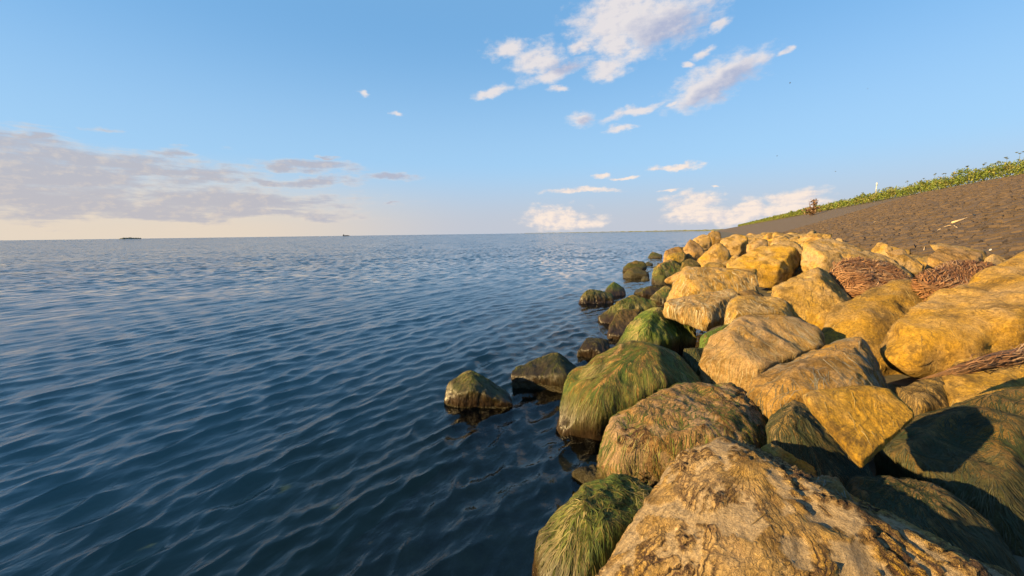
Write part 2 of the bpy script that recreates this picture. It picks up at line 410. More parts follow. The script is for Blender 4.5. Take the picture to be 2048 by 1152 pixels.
def block_geo(pts, rs):
    """prism with a chamfered, slightly tilted top; local frame (along shore, up slope, normal)"""
    c = pts.mean(0); ring = c + (pts - c) * .93; topr = c + (pts - c) * rs.uniform(.66, .84)
    h = rs.uniform(.0, .085); tl = rs.uniform(-.16, .16, 2)
    V = [(x, y, -.12) for x, y in ring] + [(x, y, h * .5 + tl @ np.array([x, y])) for x, y in ring]
    V += [(x, y, h + .03 + tl @ np.array([x, y])) for x, y in topr] + [(c[0], c[1], h + .04)]
    F = []
    for k in range(6):
        n = (k + 1) % 6
        F += [(k, n, 6 + n), (k, 6 + n, 6 + k), (6 + k, 6 + n, 12 + n), (6 + k, 12 + n, 12 + k), (12 + k, 12 + n, 18)]
    return np.array(V), np.array(F)
FR = np.stack([SD, SLU, SLN], 1)
bV, bF, bT, off = [], [], [], 0
for k, (d, p, pts, _) in enumerate(cells):
    V, F = block_geo(pts, rr)
    if np.linalg.det(FR) < 0: F = F[:, ::-1]
    tone = rr.uniform(0, 1)
    if k < 300:
        o = mesh_arrays('stone', V @ FR.T, F, M_STONE, smooth=False, parent=slope, attrs={'tone': ('FLOAT', np.full(len(V), tone))})
        o.location = p
    else:
        bV.append(V @ FR.T + p); bF.append(F + off); off += len(V); bT.append(np.full(len(V), tone))
tag(mesh_arrays('stones', np.concatenate(bV), np.concatenate(bF), M_STONE, smooth=False, parent=slope, attrs={'tone': ('FLOAT', np.concatenate(bT))}), kind='stuff')

# ------------------------------------------------------------------ water
def mat_water():
    m, T = new_mat("sea_water")
    geo = T.n('ShaderNodeNewGeometry'); pos = geo.outputs['Position']
    a = T.v('DOT_PRODUCT', pos, tuple(SN)); b = T.v('DOT_PRODUCT', pos, tuple(SD))
    dist = T.v('LENGTH', T.v('MULTIPLY', pos, (1, 1, 0)))
    q = T.n('ShaderNodeCombineXYZ', ins={0: a, 1: T.m('MULTIPLY', b, .38), 2: 0.0}).outputs[0]
    nb = bump(T, T.noise(q, 11.0, 4, .55, .3), .022, .6)
    # unresolved chop: slopes drawn from noise so that the far sea keeps its roughness
    q2 = T.n('ShaderNodeCombineXYZ', ins={0: T.m('MULTIPLY', a, 1.0), 1: T.m('MULTIPLY', b, .45), 2: 0.0}).outputs[0]
    c1 = T.noise(q2, 3.4, 2, .55, out=1); c2 = T.noise(q2, .35, 3, .6, out=1)
    cs = T.v('ADD', T.v('SUBTRACT', c1, (.5, .5, .5)), T.v('MULTIPLY', T.v('SUBTRACT', c2, (.5, .5, .5)), (.35, .35, 0)))
    sl1 = T.n('ShaderNodeSeparateXYZ', ins={0: cs})
    gx = T.v('SCALE', tuple(SN)); T.link(sl1.outputs[0], gx.node.inputs['Scale'])
    gy = T.v('SCALE', tuple(SD * .55)); T.link(sl1.outputs[1], gy.node.inputs['Scale'])
    gg = T.v('ADD', T.v('ADD', gx, gy), (.009, -.033, 0))     # wind waves are steeper on the shoreward face
    amt = T.ss(dist, 3.0, 40.0, .06, 1.75)
    gs_ = T.v('SCALE', gg); T.link(amt, gs_.node.inputs['Scale'])
    nn = T.v('NORMALIZE', T.v('ADD', nb, gs_))
    fr = T.n('ShaderNodeFresnel', ins={'IOR': 1.333, 'Normal': nn})
    gl = T.n('ShaderNodeBsdfGlossy', ins={'Color': rgb(1, 1, 1), 'Roughness': .035, 'Normal': nn})
    tr = T.n('ShaderNodeBsdfTransparent', ins={0: rgb(.62, .72, .70)})
    mx = T.n('ShaderNodeMixShader', ins={0: fr.outputs[0], 1: tr.outputs[0], 2: gl.outputs[0]})
    T.link(mx.outputs[0], T.n('ShaderNodeOutputMaterial').inputs[0])
    return m
r_ = np.concatenate([np.geomspace(.5, 80, 760), np.geomspace(84, 45000, 70)])
a_ = np.concatenate([np.linspace(-180, -72, 30)[:-1], np.linspace(-72, 58, 640), np.linspace(58, 180, 30)[1:]])
Rg, Ag = np.meshgrid(r_, np.radians(a_), indexing='ij')
X, Y = (Rg * np.sin(Ag)).ravel(), (Rg * np.cos(Ag)).ravel()
dr = (Rg * .0067).ravel()
sS = X * SN[0] + Y * SN[1]; sT = X * SD[0] + Y * SD[1]
Zw = np.zeros_like(X); DX = np.zeros_like(X); DY = np.zeros_like(X)
rw = np.random.default_rng(21)
near = np.where(Rg.ravel() < 140)[0]
PH = [perlin(np.stack([X[near] * .3, Y[near] * .3, X[near] * 0], 1), k) for k in range(5)]
gust = 1 + .55 * perlin(np.stack([X[near] * .09, Y[near] * .09, X[near] * 0], 1), 8)
shoal = sstep(sS[near], -4.2, -2.4)
for k in range(110):
    # wind ripples running onto the shore, a finer cross chop and a faint swell
    if k < 60: lam, th, slp = rw.uniform(.11, .40), rw.normal(.05, .42), .045
    elif k < 88: lam, th, slp = rw.uniform(.07, .13), rw.normal(0, .7), .022
    elif k < 102: lam, th, slp = rw.uniform(.42, 1.5), rw.normal(-.1, .4), .017
    else: lam, th, slp = rw.uniform(.12, .4), rw.uniform(-3.14, 3.14), .032 * shoal
    kx = 2 * math.pi / lam * math.cos(th); kt = 2 * math.pi / lam * math.sin(th)
    amp = slp * lam / 6.283 * rw.uniform(.5, 1.3) * gust
    fade = np.clip((lam / dr[near] - 2.6) / 3.0, 0, 1)
    ph = kx * sS[near] + kt * sT[near] + rw.uniform(0, 6.283) + 1.2 * PH[k % 5]
    Zw[near] += amp * fade * np.sin(ph)
    DX[near] += amp * fade * np.cos(ph) * math.cos(th); DY[near] += amp * fade * np.cos(ph) * math.sin(th)
V = np.stack([X + 1.1 * (DX * SN[0] + DY * SD[0]), Y + 1.1 * (DX * SN[1] + DY * SD[1]), Zw], 1)
nr, na = len(r_), len(a_)
i = (np.arange(nr - 1)[:, None] * na + np.arange(na - 1)[None]).ravel()
F = np.stack([i, i + 1, i + na + 1, i + na], 1)
tag(mesh_arrays('water', V, F, mat_water()), kind='structure')
# the murky deeper water that the clear top layer fades into
m, T = new_mat('murky_water')
pos = T.n('ShaderNodeNewGeometry').outputs['Position']
off_ = T.ss(T.m('ADD', T.v('DOT_PRODUCT', pos, tuple(SN)), T.m('MULTIPLY', T.noise(pos, .6, 4, .6), 3.0)), -.6, -5.0)
finish(T, T.mix(off_, rgb(.050, .060, .036), T.mix(T.noise(pos, .8, 4, .6), rgb(.17, .265, .30), rgb(.22, .32, .35))), .9, **{'Specular IOR Level': 0.0})
q_ = 45000.0
tag(mesh_arrays('murky_water', np.array([(-q_, -q_, -.42), (q_, -q_, -.42), (q_, q_, -.42), (-q_, q_, -.42)]), np.array([[0, 1, 2, 3]]), m), kind='structure')

# ------------------------------------------------------------------ boulders
_ico = {}
def ico(l):
    if l not in _ico:
        bm = bmesh.new(); bmesh.ops.create_icosphere(bm, subdivisions=l, radius=1)
        _ico[l] = (np.array([v.co[:] for v in bm.verts]), np.array([[v.index for v in f.verts] for f in bm.faces])); bm.free()
    return _ico[l]
def normals(V, F):
    fn = np.cross(V[F[:, 1]] - V[F[:, 0]], V[F[:, 2]] - V[F[:, 0]])
    N = np.stack([np.bincount(F.ravel(), np.repeat(fn[:, k], 3), len(V)) for k in range(3)], 1)
    return N / (np.linalg.norm(N, axis=1, keepdims=True) + 1e-12)
def hull_planes(pts, MERGE=.86):
    bm = bmesh.new()
    for p in pts: bm.verts.new(p)
    bmesh.ops.convex_hull(bm, input=bm.verts)
    bm.normal_update()
    vs = np.array([v.co[:] for v in bm.verts if v.link_faces])
    c = (vs.min(0) + vs.max(0)) / 2 * .5 + vs.mean(0) * .5
    N, H = [], []
    for f in sorted(bm.faces, key=lambda f: -f.calc_area()):
        n = np.array(f.normal[:]); h = n @ (np.array(f.verts[0].co[:]) - c)
        if h < 0: n, h = -n, -h
        if any(n @ m > MERGE for m in N): continue
        N.append(n); H.append(h)
    ext = vs.max(0) - vs.min(0); bm.free()
    H = np.maximum(np.array(H), .12 * ext.min())
    return c, np.array(N), H, ext
def round_rock(N, H, ext, lvl, p=16):
    d, F = ico(lvl)
    d = d * (ext / ext.max()) ** .8; d = d / np.linalg.norm(d, axis=1, keepdims=True)
    q = np.maximum(0, d @ (N / H[:, None]).T)
    return d * ((q ** p).sum(1) ** (-1 / p))[:, None] * 1.02, F

COLORS = {'dry': [(0.313, 0.245, 0.129), (0.258, 0.190, 0.082), (0.204, 0.136, 0.048), (0.354, 0.292, 0.184)],
          'gold': [(0.286, 0.190, 0.048), (0.231, 0.143, 0.031), (0.177, 0.109, 0.024), (0.313, 0.231, 0.088)],
          'green': [(0.056, 0.094, 0.010), (0.105, 0.144, 0.015), (0.031, 0.060, 0.008), (0.133, 0.151, 0.025), (0.224, 0.181, 0.063)],
          'mixed': [(0.036, 0.067, 0.008), (0.081, 0.102, 0.014), (0.126, 0.096, 0.022), (0.051, 0.048, 0.012), (0.095, 0.120, 0.015), (0.220, 0.182, 0.073)],
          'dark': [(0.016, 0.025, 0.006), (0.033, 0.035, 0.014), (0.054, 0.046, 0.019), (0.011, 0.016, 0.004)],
          'grey': [(0.163, 0.150, 0.116), (0.116, 0.109, 0.082), (0.218, 0.197, 0.156), (0.068, 0.068, 0.048)],
          'brown': [(0.058, 0.037, 0.012), (0.093, 0.058, 0.017), (0.035, 0.026, 0.009), (0.116, 0.081, 0.029)],
          'reed': [(0.177, 0.082, 0.034), (0.245, 0.129, 0.061), (0.122, 0.051, 0.020), (0.299, 0.184, 0.102)]}
def strands(parent, V, F, n, kind, length=(.10, .32), width=.005, zmin=0.0, lift=.0035, seed=0, flow=None, wander=.8, up_only=False, name='algae', steps=6):
    rs = np.random.default_rng(seed + 77)
    bv = BVHTree.FromPolygons(V.tolist(), F.tolist())
    A = np.linalg.norm(np.cross(V[F[:, 1]] - V[F[:, 0]], V[F[:, 2]] - V[F[:, 0]]), axis=1)
    cen = V[F].mean(1); fn = np.cross(V[F[:, 1]] - V[F[:, 0]], V[F[:, 2]] - V[F[:, 0]]); fn /= np.linalg.norm(fn, axis=1, keepdims=True) + 1e-12
    vis = ((fn * (C0 - cen)).sum(1) > -.15) & (cen[:, 2] > zmin)
    if up_only: vis &= fn[:, 2] > 0.0
    pr = A * vis; pr /= pr.sum()
    pick = rs.choice(len(F), n, p=pr)
    P0 = cen[pick]
    pal = COLORS[kind]
    # patches of one colour: palette index from low-frequency noise
    ci = (fbm(P0 * 3.0, seed, 3) * .9 + .5 + rs.normal(0, .16, n)) * len(pal)
    ci = np.clip(ci.astype(int), 0, len(pal) - 1)
    w1 = perlin(P0 * 4.0, seed + 3); w2 = perlin(P0 * 4.0 + 9.1, seed + 4)
    VV, FF, CC = [], [], []
    o = 0
    for k in range(n):
        p = Vector(P0[k]); nv = Vector(fn[pick[k]])
        L = rs.uniform(*length) / steps; w = width * rs.uniform(.6, 1.5)
        col = np.array(pal[ci[k]]) * (rs.uniform(.6, 1.0) if kind == 'gold' else rs.uniform(.7, 1.25))
        dirn = None; lf = lift * rs.uniform(.3, 1.6); ph = rs.uniform(0, 6.28)
        pv = []
        for j in range(steps + 1):
            if flow is None: g = Vector((w1[k] * wander * .5, w2[k] * wander * .5, -1))
            else: g = Vector(flow) + Vector((w1[k] * wander, w2[k] * wander, 0))
            tdir = g - nv * g.dot(nv)
            tdir += Vector(rs.normal(0, .13, 3))
            if dirn is not None: tdir = tdir.normalized() * .5 + dirn * .6
            if tdir.length < 1e-4: break
            dirn = tdir.normalized()
            side = nv.cross(dirn).normalized()
            ww = w * (1.0 - .75 * j / steps)
            hgt = lf * math.sin(math.pi * min(1, (j + .3) / steps)) + .0015
            c_ = p + nv * hgt
            pv.append((c_ - side * ww * .5, c_ + nv * ww * .35, c_ + side * ww * .5))
            q = bv.find_nearest(p + dirn * L)
            if q[0] is None: break
            p, nv = q[0], q[1]
            if p.z < zmin - .05: break
        m = len(pv)
        if m < 2: continue
        for a in pv: VV.extend([a[0][:], a[1][:], a[2][:]])
        for j in range(m - 1):
            b0 = o + 3 * j
            FF += [(b0, b0 + 1, b0 + 4, b0 + 3), (b0 + 1, b0 + 2, b0 + 5, b0 + 4)]
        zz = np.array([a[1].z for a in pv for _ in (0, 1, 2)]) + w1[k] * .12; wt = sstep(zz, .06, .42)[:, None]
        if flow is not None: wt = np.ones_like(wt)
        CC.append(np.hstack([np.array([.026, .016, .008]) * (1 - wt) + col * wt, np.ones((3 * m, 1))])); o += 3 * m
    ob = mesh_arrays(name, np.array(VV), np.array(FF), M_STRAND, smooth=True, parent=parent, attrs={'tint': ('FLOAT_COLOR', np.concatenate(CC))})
    return tag(ob, kind='stuff')

ZR = {'F': (1.0, 0, 0), '1': (1957 / 700, 1000, 740), '2': (2018 / 648, 1400, 600), '3': (2048 / 540, 1100, 440), '4': (2036 / 548, 1500, 300), '5': (2033 / 600, 860, 560)}
def boulder(label,  reg, poly, ridge=(), zb=None, D=None, k=.9, T=.75, drop=.35, p=16, lvl=None, col=(.3, .5, 0), peel=0, hair=0, hk='dry', hlen=(.10, .30), hw=.0036, bulge=.16, seed=0, rough=1.0, parent_group=None, fibre=1.0, zmin=.03, cat='boulder', chips=6, merge=.86, name='boulder', mat=None):
    sc_, ox, oy = ZR[reg]
    P2 = np.array([(x / sc_ + ox, y / sc_ + oy) for x, y in poly], float)
    R2 = [(q[0] / sc_ + ox, q[1] / sc_ + oy, q[2] if len(q) > 2 else bulge) for q in ridge]
    yb = P2[:, 1].max(); xb = P2[P2[:, 1].argmax(), 0]
    if D is None:
        if zb is None: D = ground_depth(xb, yb)
        else:
            r = ray(xb, yb); D = (zb - CAM_H) / r[2]
    cx, cy = P2.mean(0); size = (P2.max(0) - P2.min(0)).max() / FPX * D
    dep = lambda y: D * (1 + k * (yb - y) / FPX)
    pts = [at(x, y, dep(y)) for x, y in P2]
    Dm = dep(cy)
    mid = (P2 - (cx, cy)) * .62 + (cx, cy)
    if not R2: pts.append(at(cx - .1 * (P2[:, 0].max() - cx), cy, dep(cy) - max(bulge, .10) * size))
    for x, y, b in R2: pts.append(at(x, y, dep(y) - 1.35 * b * size))
    for (x, y) in (P2 - (cx, cy)) * .80 + (cx, cy):
        pts.append(at(x, y, dep(y) + T * size * .55) - np.array([0, 0, .10 * size]))
    if drop > 0:
        for (x, y) in P2:
            if y > cy: pts.append(at(x, y, dep(y) + .04 * size) - np.array([0, 0, drop]))
    c, N, H, ext = hull_planes(pts, merge)
    rc = np.random.default_rng(seed + 500)                # broken corners and edges
    for _ in range(chips):
        n_ = rc.normal(0, 1, 3); n_[2] = n_[2] * .7 + .2; n_ /= np.linalg.norm(n_)
        N = np.vstack([N, n_]); H = np.append(H, max(((np.array(pts) - c) @ n_).max() * rc.uniform(.80, .95), .12 * ext.min()))
    p = p * 3.0
    if lvl is None: lvl = 6 if Dm < 4.2 else (5 if Dm < 12 else 4)
    V, F = round_rock(N, H, ext, lvl, p)
    Vw = V + c
    nv = normals(Vw, F); sz = ext.max()
    V = Vw + nv * (sz * rough * (.006 * fbm(Vw * 2.4 / sz, seed + 1, 3) + .014 * np.abs(fbm(Vw * 5 / sz, seed + 7, 2)) - .026 * np.abs(fbm(Vw * 7 / sz, seed + 2, 4)) + .009 * (worley(Vw * 3.4 / sz + seed, seed + 4)[2] - .5) * (1 if not peel else .3)))[:, None]
    # fibre coordinates: run downhill from the highest point
    tp = V[V[:, 2].argmax()]
    wv = V + .10 * np.stack([perlin(V * 3, seed + 5), perlin(V * 3 + 7, seed + 6), V[:, 2] * 0], 1)
    dx, dy = wv[:, 0] - tp[0], wv[:, 1] - tp[1]
    ph = np.arctan2(dy, dx); rho = np.sqrt(dx * dx + dy * dy + (V[:, 2] - tp[2]) ** 2)
    fib = np.stack([np.cos(ph) * 9, np.sin(ph) * 9, rho * 2.2], 1)
    peelv = np.zeros(len(V)); rimv = np.zeros(len(V)); flk = np.zeros((len(V), 3)); crust = np.zeros(len(V))
    if lvl >= 5:
        nv = normals(V, F)
        a = .011 * (.45 + .9 * col[0]) * fibre * (1 if lvl >= 6 else .8)
        disp = a * fbm(fib * 1.0, seed + 8, 2) + a * .9 * fbm(V * 11, seed + 9, 4)
        if peel:
            # dried algal mat, cracked and peeling: steps and curled rims drawn out downhill
            wob = np.stack([perlin(V * 7, seed + 21), perlin(V * 7, seed + 22), perlin(V * 7, seed + 23)], 1)
            sp = np.stack([np.cos(ph) * 13, np.sin(ph) * 13, rho * 6.5], 1) + 1.0 * wob + .25 * np.stack([perlin(V * 23, seed + 24), perlin(V * 23, seed + 25), perlin(V * 23, seed + 26)], 1)
            _, ed, ra, rb, of = worley(sp, seed)
            _, ed2, ra2, rb2, of2 = worley(sp * 2.1 + 5.3, seed + 3)
            reg_ = sstep(fbm(V * 2.0, seed + 30, 2), -.35, .15)                 # where the mat has come loose
            reg2 = sstep(fbm(V * 5.0, seed + 31, 2), .05, .30)
            hole = (((ra < .34) & (reg_ > .35)) | (reg2 > .6)) * 1.0
            crack = np.exp(-(ed / .055) ** 2); crk2 = np.exp(-(ed2 / .06) ** 2)
            curl = sstep(of[:, 2], .0, .55) * (rb > .45)                         # lower rim of a flake lifts off
            disp = disp * .35 + peel * ((1 - hole) * (.009 + .008 * ra2 * reg_ + .020 * curl * reg_ - .014 * crack * (.35 + reg_) - .007 * crk2 * reg_) + .004 * fbm(V * 30, seed + 15, 2))
            rimv = np.clip(.75 * crack * (.3 + reg_) + .35 * crk2 * reg_ + .35 * curl * reg_, 0, 1) * (1 - hole) * min(peel, 1)
            flk = sp; crust = np.clip(.35 + .65 * reg_, 0, 1) * (1 - hole) * min(peel, 1)
            peelv = hole * .85 * min(peel, 1)
        V = V + nv * disp[:, None]
    base = np.array([c[0], c[1], V[:, 2].min()])
    ob = mesh_arrays(name, V - base, F, mat or M_ROCK, attrs={'fib': ('FLOAT_VECTOR', fib), 'peel': ('FLOAT', peelv), 'rim': ('FLOAT', rimv), 'flake': ('FLOAT_VECTOR', flk), 'crust': ('FLOAT', crust)})
    ob.location = base; ob.color = (*col, 1)
    tag(ob, label, cat, parent_group)
    if hair:
        if hk in ('dry', 'gold', 'grey'): hair = int(hair * (.05 if hk == 'gold' else .18))
        st = strands(ob, V, F, hair, hk, hlen, hw, zmin=zmin, seed=seed)
        st.location = -base
    ob_data[ob.name] = (V, F, base)
    return ob
ob_data = {}
#ROCKS
#ROCKS
B = boulder
# foreground
B('largest foreground boulder at the bottom edge, golden with cracked peeling algae crust', 'F',
  [(1195, 1230), (1225, 1105), (1290, 1048), (1325, 985), (1352, 915), (1388, 895), (1430, 882), (1500, 908), (1600, 945), (1700, 998), (1800, 1048), (1900, 1090), (2035, 1160), (2050, 1300), (1700, 1420), (1350, 1400)],
  ridge=[(1430, 890, .10), (1462, 905, .12), (1535, 935, .15), (1620, 975, .17), (1720, 1025, .18), (1850, 1085, .18), (1960, 1150, .16), (1380, 980, .12), (1500, 1150, .16)],
  D=1.42, k=1.05, T=.6, lvl=7, p=20, col=(.0, .42, 0), peel=1, seed=1, drop=.3, bulge=.06, merge=.97, chips=0, rough=.6, hair=300, hk='gold', hlen=(.03, .10), hw=.004)
B('boulder with green algae front and dark green top left of the largest foreground boulder', '1',
  [(205, 1060), (215, 960), (240, 880), (330, 800), (420, 720), (470, 650), (560, 615), (700, 580), (790, 620), (880, 700), (860, 830), (800, 950), (700, 1152), (600, 1300), (260, 1300)],
  ridge=[(420, 725, .14), (500, 770, .20), (640, 830, .20), (760, 890, .15), (330, 1000, .14), (500, 1050, .18)], zb=.1, k=.8, T=.55, p=18, merge=.94, chips=2, col=(.68, .3, 0), seed=2, hair=4500, hk='mixed', hlen=(.08, .26), bulge=.05)
B('rough flaky tan boulder with a green wedge-shaped left end', '1',
  [(565, 450), (590, 340), (655, 255), (760, 225), (830, 190), (900, 130), (1000, 75), (1180, 75), (1330, 100), (1440, 180), (1500, 250), (1520, 350), (1500, 430), (1400, 520), (1200, 560), (980, 580), (800, 570), (680, 585), (600, 540)],
  ridge=[(655, 262, .14), (770, 330, .17), (950, 315, .17), (1200, 360, .17), (1380, 390, .12), (1390, 250, .12), (900, 180, .06), (1180, 120, .05)], zb=.28, k=1.0, T=.6, p=16, merge=.94, chips=2, col=(.16, .25, 0), peel=1.2, seed=3, bulge=.07, hair=2600, hk='mixed', hlen=(.05, .16))
B('big rounded olive brown boulder with combed algae standing at the water edge', '5',
  [(905, 800), (920, 700), (980, 610), (1100, 540), (1250, 470), (1400, 425), (1470, 430), (1580, 480), (1700, 490), (1780, 590), (1840, 700), (1800, 800), (1600, 850), (1480, 900), (1400, 960), (1280, 1000), (1190, 1060), (1130, 1090), (1000, 1030), (930, 940)],
  ridge=[(1430, 440, .14), (1500, 540, .20), (1600, 680, .20), (1150, 700, .17), (1100, 900, .15)], zb=.0, k=.75, T=.6, p=10, col=(.52, .35, .1), seed=4, hair=6500, hk='mixed', hlen=(.10, .32), bulge=.08)
B('gold flat-faced kite-shaped boulder lit bright beside a dark shaded boulder', '2',
  [(650, 600), (720, 565), (900, 540), (1060, 535), (1170, 550), (1230, 600), (1350, 715), (1230, 810), (1120, 910), (1080, 970), (1000, 1005), (900, 920), (800, 790), (690, 680)],
  ridge=[(660, 602, .06), (1165, 552, .05), (1345, 715, .05), (1000, 1000, .06)], zb=.80, k=.75, T=.38, p=26, col=(.0, 1.0, 0), seed=5, drop=0, bulge=.04, chips=1, merge=.95, rough=.5, fibre=.6, hair=1800, hk='gold', hlen=(.03, .09), hw=.004)
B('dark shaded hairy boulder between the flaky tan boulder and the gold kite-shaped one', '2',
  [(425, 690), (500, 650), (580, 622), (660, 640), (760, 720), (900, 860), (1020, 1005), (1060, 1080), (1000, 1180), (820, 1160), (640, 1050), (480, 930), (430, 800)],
  ridge=[(600, 640, .08), (560, 800, .10)], zb=.45, k=.9, T=.5, col=(.35, .3, .55), seed=6, hair=2600, hk='dark', hlen=(.10, .3), bulge=.06)  # shade from the neighbouring boulders is partly put into this dark colour
B('small golden hairy boulder wedged above the ridge of the largest foreground boulder', '2',
  [(380, 940), (420, 890), (500, 925), (620, 990), (720, 1080), (700, 1150), (560, 1150), (430, 1050)], zb=.62, k=.9, col=(.1, .8, 0), seed=7, hair=1300, hk='gold', hlen=(.08, .22))
B('long grey-brown boulder half in shadow behind the gold kite-shaped boulder', '2',
  [(300, 570), (340, 535), (500, 415), (620, 350), (760, 290), (900, 265), (1010, 255), (1090, 270), (1160, 400), (1205, 500), (1210, 600), (1050, 680), (720, 720), (430, 700), (360, 640)],
  ridge=[(500, 430, .12), (760, 330, .14), (1000, 300, .12), (620, 500, .18), (950, 500, .18)], zb=.55, k=1.0, T=.55, col=(.2, .55, .1), seed=8, hair=4200, hk='grey', hlen=(.10, .32), bulge=.07)
B('broad tan boulder with combed dry algae in the middle of the rock bank', '2',
  [(0, 400), (20, 320), (60, 265), (110, 200), (200, 150), (260, 100), (330, 85), (480, 100), (650, 115), (730, 170), (770, 230), (775, 300), (560, 420), (335, 540), (180, 500), (60, 500)],
  ridge=[(130, 290, .10), (250, 120, .08), (330, 430, .20), (560, 350, .16), (760, 245, .08), (180, 440, .15)], D=4.1, k=1.15, T=.6, p=18, merge=.92, chips=3, col=(.1, .35, 0), seed=9, hair=5200, hk='dry', hlen=(.10, .3), bulge=.08)
B('huge golden overhanging boulder at the right edge with olive underside', 'F',
  [(1753, 690), (1768, 655), (1850, 608), (1905, 585), (1955, 552), (2000, 535), (2048, 523), (2160, 500), (2300, 560), (2300, 720), (2150, 740), (2000, 735), (1930, 738), (1860, 745), (1800, 738), (1762, 718)],
  ridge=[(1790, 650, .06), (1850, 690, .12), (1900, 668, .15), (1960, 662, .16), (2048, 655, .17), (2160, 650, .15), (1960, 570, .05), (2100, 540, .05)], D=3.55, k=1.1, T=.6, drop=0, p=18, col=(.0, .8, 0), seed=10, bulge=.05, hair=5000, hk='gold', hlen=(.04, .14), hw=.005)
B('rounded brown-gold boulder left of the huge overhanging boulder, partly shaded', 'F',
  [(1640, 655), (1655, 625), (1690, 600), (1760, 572), (1830, 563), (1885, 585), (1880, 660), (1800, 720), (1730, 720), (1650, 695)],
  ridge=[(1700, 640, .15), (1780, 600, .10)], D=4.7, k=1.1, col=(.05, .85, .3), seed=11, p=12, hair=3600, hk='gold', hlen=(.06, .18), hw=.006)
B('golden brown boulder top under the huge overhanging boulder at right edge', 'F',
  [(1880, 830), (1885, 775), (1930, 738), (2000, 708), (2048, 696), (2180, 680), (2320, 760), (2250, 900), (2048, 900)],
  D=2.75, k=1.0, T=.5, col=(.05, .85, .1), seed=12, hair=3000, hk='gold', hlen=(.06, .2), bulge=.10, drop=.2, p=12)
B('big dark green mossy boulder filling the lower right corner, shadow partly put into its colour', 'F',
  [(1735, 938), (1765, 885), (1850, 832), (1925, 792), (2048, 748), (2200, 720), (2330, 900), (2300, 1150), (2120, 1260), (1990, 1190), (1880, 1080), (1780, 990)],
  ridge=[(1850, 850, .05), (2000, 800, .08), (2000, 1000, .14)], D=1.95, k=.95, T=.5, p=9, col=(.6, .5, .8), seed=13, hair=8000, hk='dark', hlen=(.06, .2), hw=.004, bulge=.08)  # moss green, with cast shadow also put into the dark tone
B('dark olive boulder in the hollow below the huge overhanging boulder', '2',
  [(1230, 580), (1300, 530), (1420, 500), (1540, 455), (1590, 500), (1600, 600), (1560, 720), (1400, 760), (1300, 720)], D=3.0, k=.9, col=(.3, .5, .45), seed=14, hair=1700, hk='brown', p=12)
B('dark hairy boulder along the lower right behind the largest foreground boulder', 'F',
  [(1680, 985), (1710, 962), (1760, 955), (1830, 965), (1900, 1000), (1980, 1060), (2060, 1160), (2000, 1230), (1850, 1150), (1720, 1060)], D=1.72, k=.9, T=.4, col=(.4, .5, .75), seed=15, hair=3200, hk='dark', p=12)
B('small shaded grey boulder wedged beside the dark hairy boulder at lower right', 'F',
  [(1625, 960), (1650, 948), (1690, 965), (1710, 1000), (1680, 1030), (1640, 1000)], D=1.95, col=(.1, .2, .3), seed=16, hair=500, hk='grey')
# water's edge
B('boulder with bright green hair parted from its brown crown', '5',
  [(1200, 560), (1240, 470), (1330, 350), (1400, 230), (1440, 195), (1520, 160), (1580, 190), (1630, 245), (1675, 330), (1670, 430), (1560, 520), (1400, 560)],
  ridge=[(1450, 205, .10), (1500, 300, .18), (1400, 400, .16), (1580, 400, .14)], zb=-.05, k=.7, T=.6, col=(.8, .3, 0), seed=17, hair=5200, hk='green', hlen=(.12, .36), hw=.007, bulge=.08)
B('brown boulder leaning against the bright green haired boulder at the water', '5',
  [(1197, 385), (1205, 310), (1250, 240), (1330, 200), (1430, 190), (1420, 300), (1330, 400), (1240, 400)], zb=.0, k=.8, col=(.55, .4, .15), seed=18, hair=2200, hk='brown', hw=.007, p=12)
B('low olive boulder behind the bright green haired boulder at the waterline', '5',
  [(1128, 270), (1150, 235), (1230, 205), (1260, 165), (1350, 120), (1420, 108), (1520, 140), (1540, 200), (1400, 240), (1220, 300), (1180, 290)], zb=-.02, k=.9, col=(.55, .4, .05), seed=19, hair=2600, hk='mixed', hw=.008, p=12)
B('smooth dark green boulder right of the bright green haired boulder', '3',
  [(870, 740), (900, 705), (960, 690), (1040, 700), (1105, 770), (1100, 900), (1000, 930), (900, 900)], zb=.15, k=.7, col=(.95, .2, .15), seed=20, hair=1500, hk='green', hw=.007, p=9)
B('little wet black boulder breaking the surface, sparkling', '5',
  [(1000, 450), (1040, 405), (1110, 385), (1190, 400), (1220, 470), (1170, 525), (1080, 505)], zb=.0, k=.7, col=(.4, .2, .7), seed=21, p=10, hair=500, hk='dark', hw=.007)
B('wedge-shaped wet boulder in the water with an olive top', '5',
  [(525, 690), (540, 640), (640, 590), (740, 540), (850, 500), (900, 510), (970, 560), (1040, 590), (1030, 680), (920, 720), (800, 735), (640, 725)],
  ridge=[(870, 520, .12), (890, 610, .20), (905, 690, .18), (640, 650, .10)], zb=.0, k=.8, T=.5, col=(.5, .3, .25), seed=22, hair=1700, hk='dark', hw=.006, zmin=.12, bulge=.05)
B('lone dome-shaped mossy boulder farthest out in the water', '5',
  [(95, 770), (110, 710), (200, 650), (280, 630), (330, 640), (420, 690), (500, 750), (552, 830), (500, 860), (300, 855), (150, 825)],
  ridge=[(290, 650, .10), (340, 760, .18), (220, 740, .14)], zb=.0, k=.7, T=.6, col=(.6, .3, .15), seed=23, hair=2600, hk='mixed', hw=.006, zmin=.06, bulge=.08, p=12, hlen=(.06, .18))
B('left of two small mossy boulders standing out in the water', '5',
  [(995, 160), (1010, 120), (1080, 70), (1140, 60), (1200, 75), (1245, 125), (1180, 150), (1080, 162)], zb=.0, col=(.65, .2, .2), seed=24, p=10, hair=1200, hk='mixed', hw=.012)
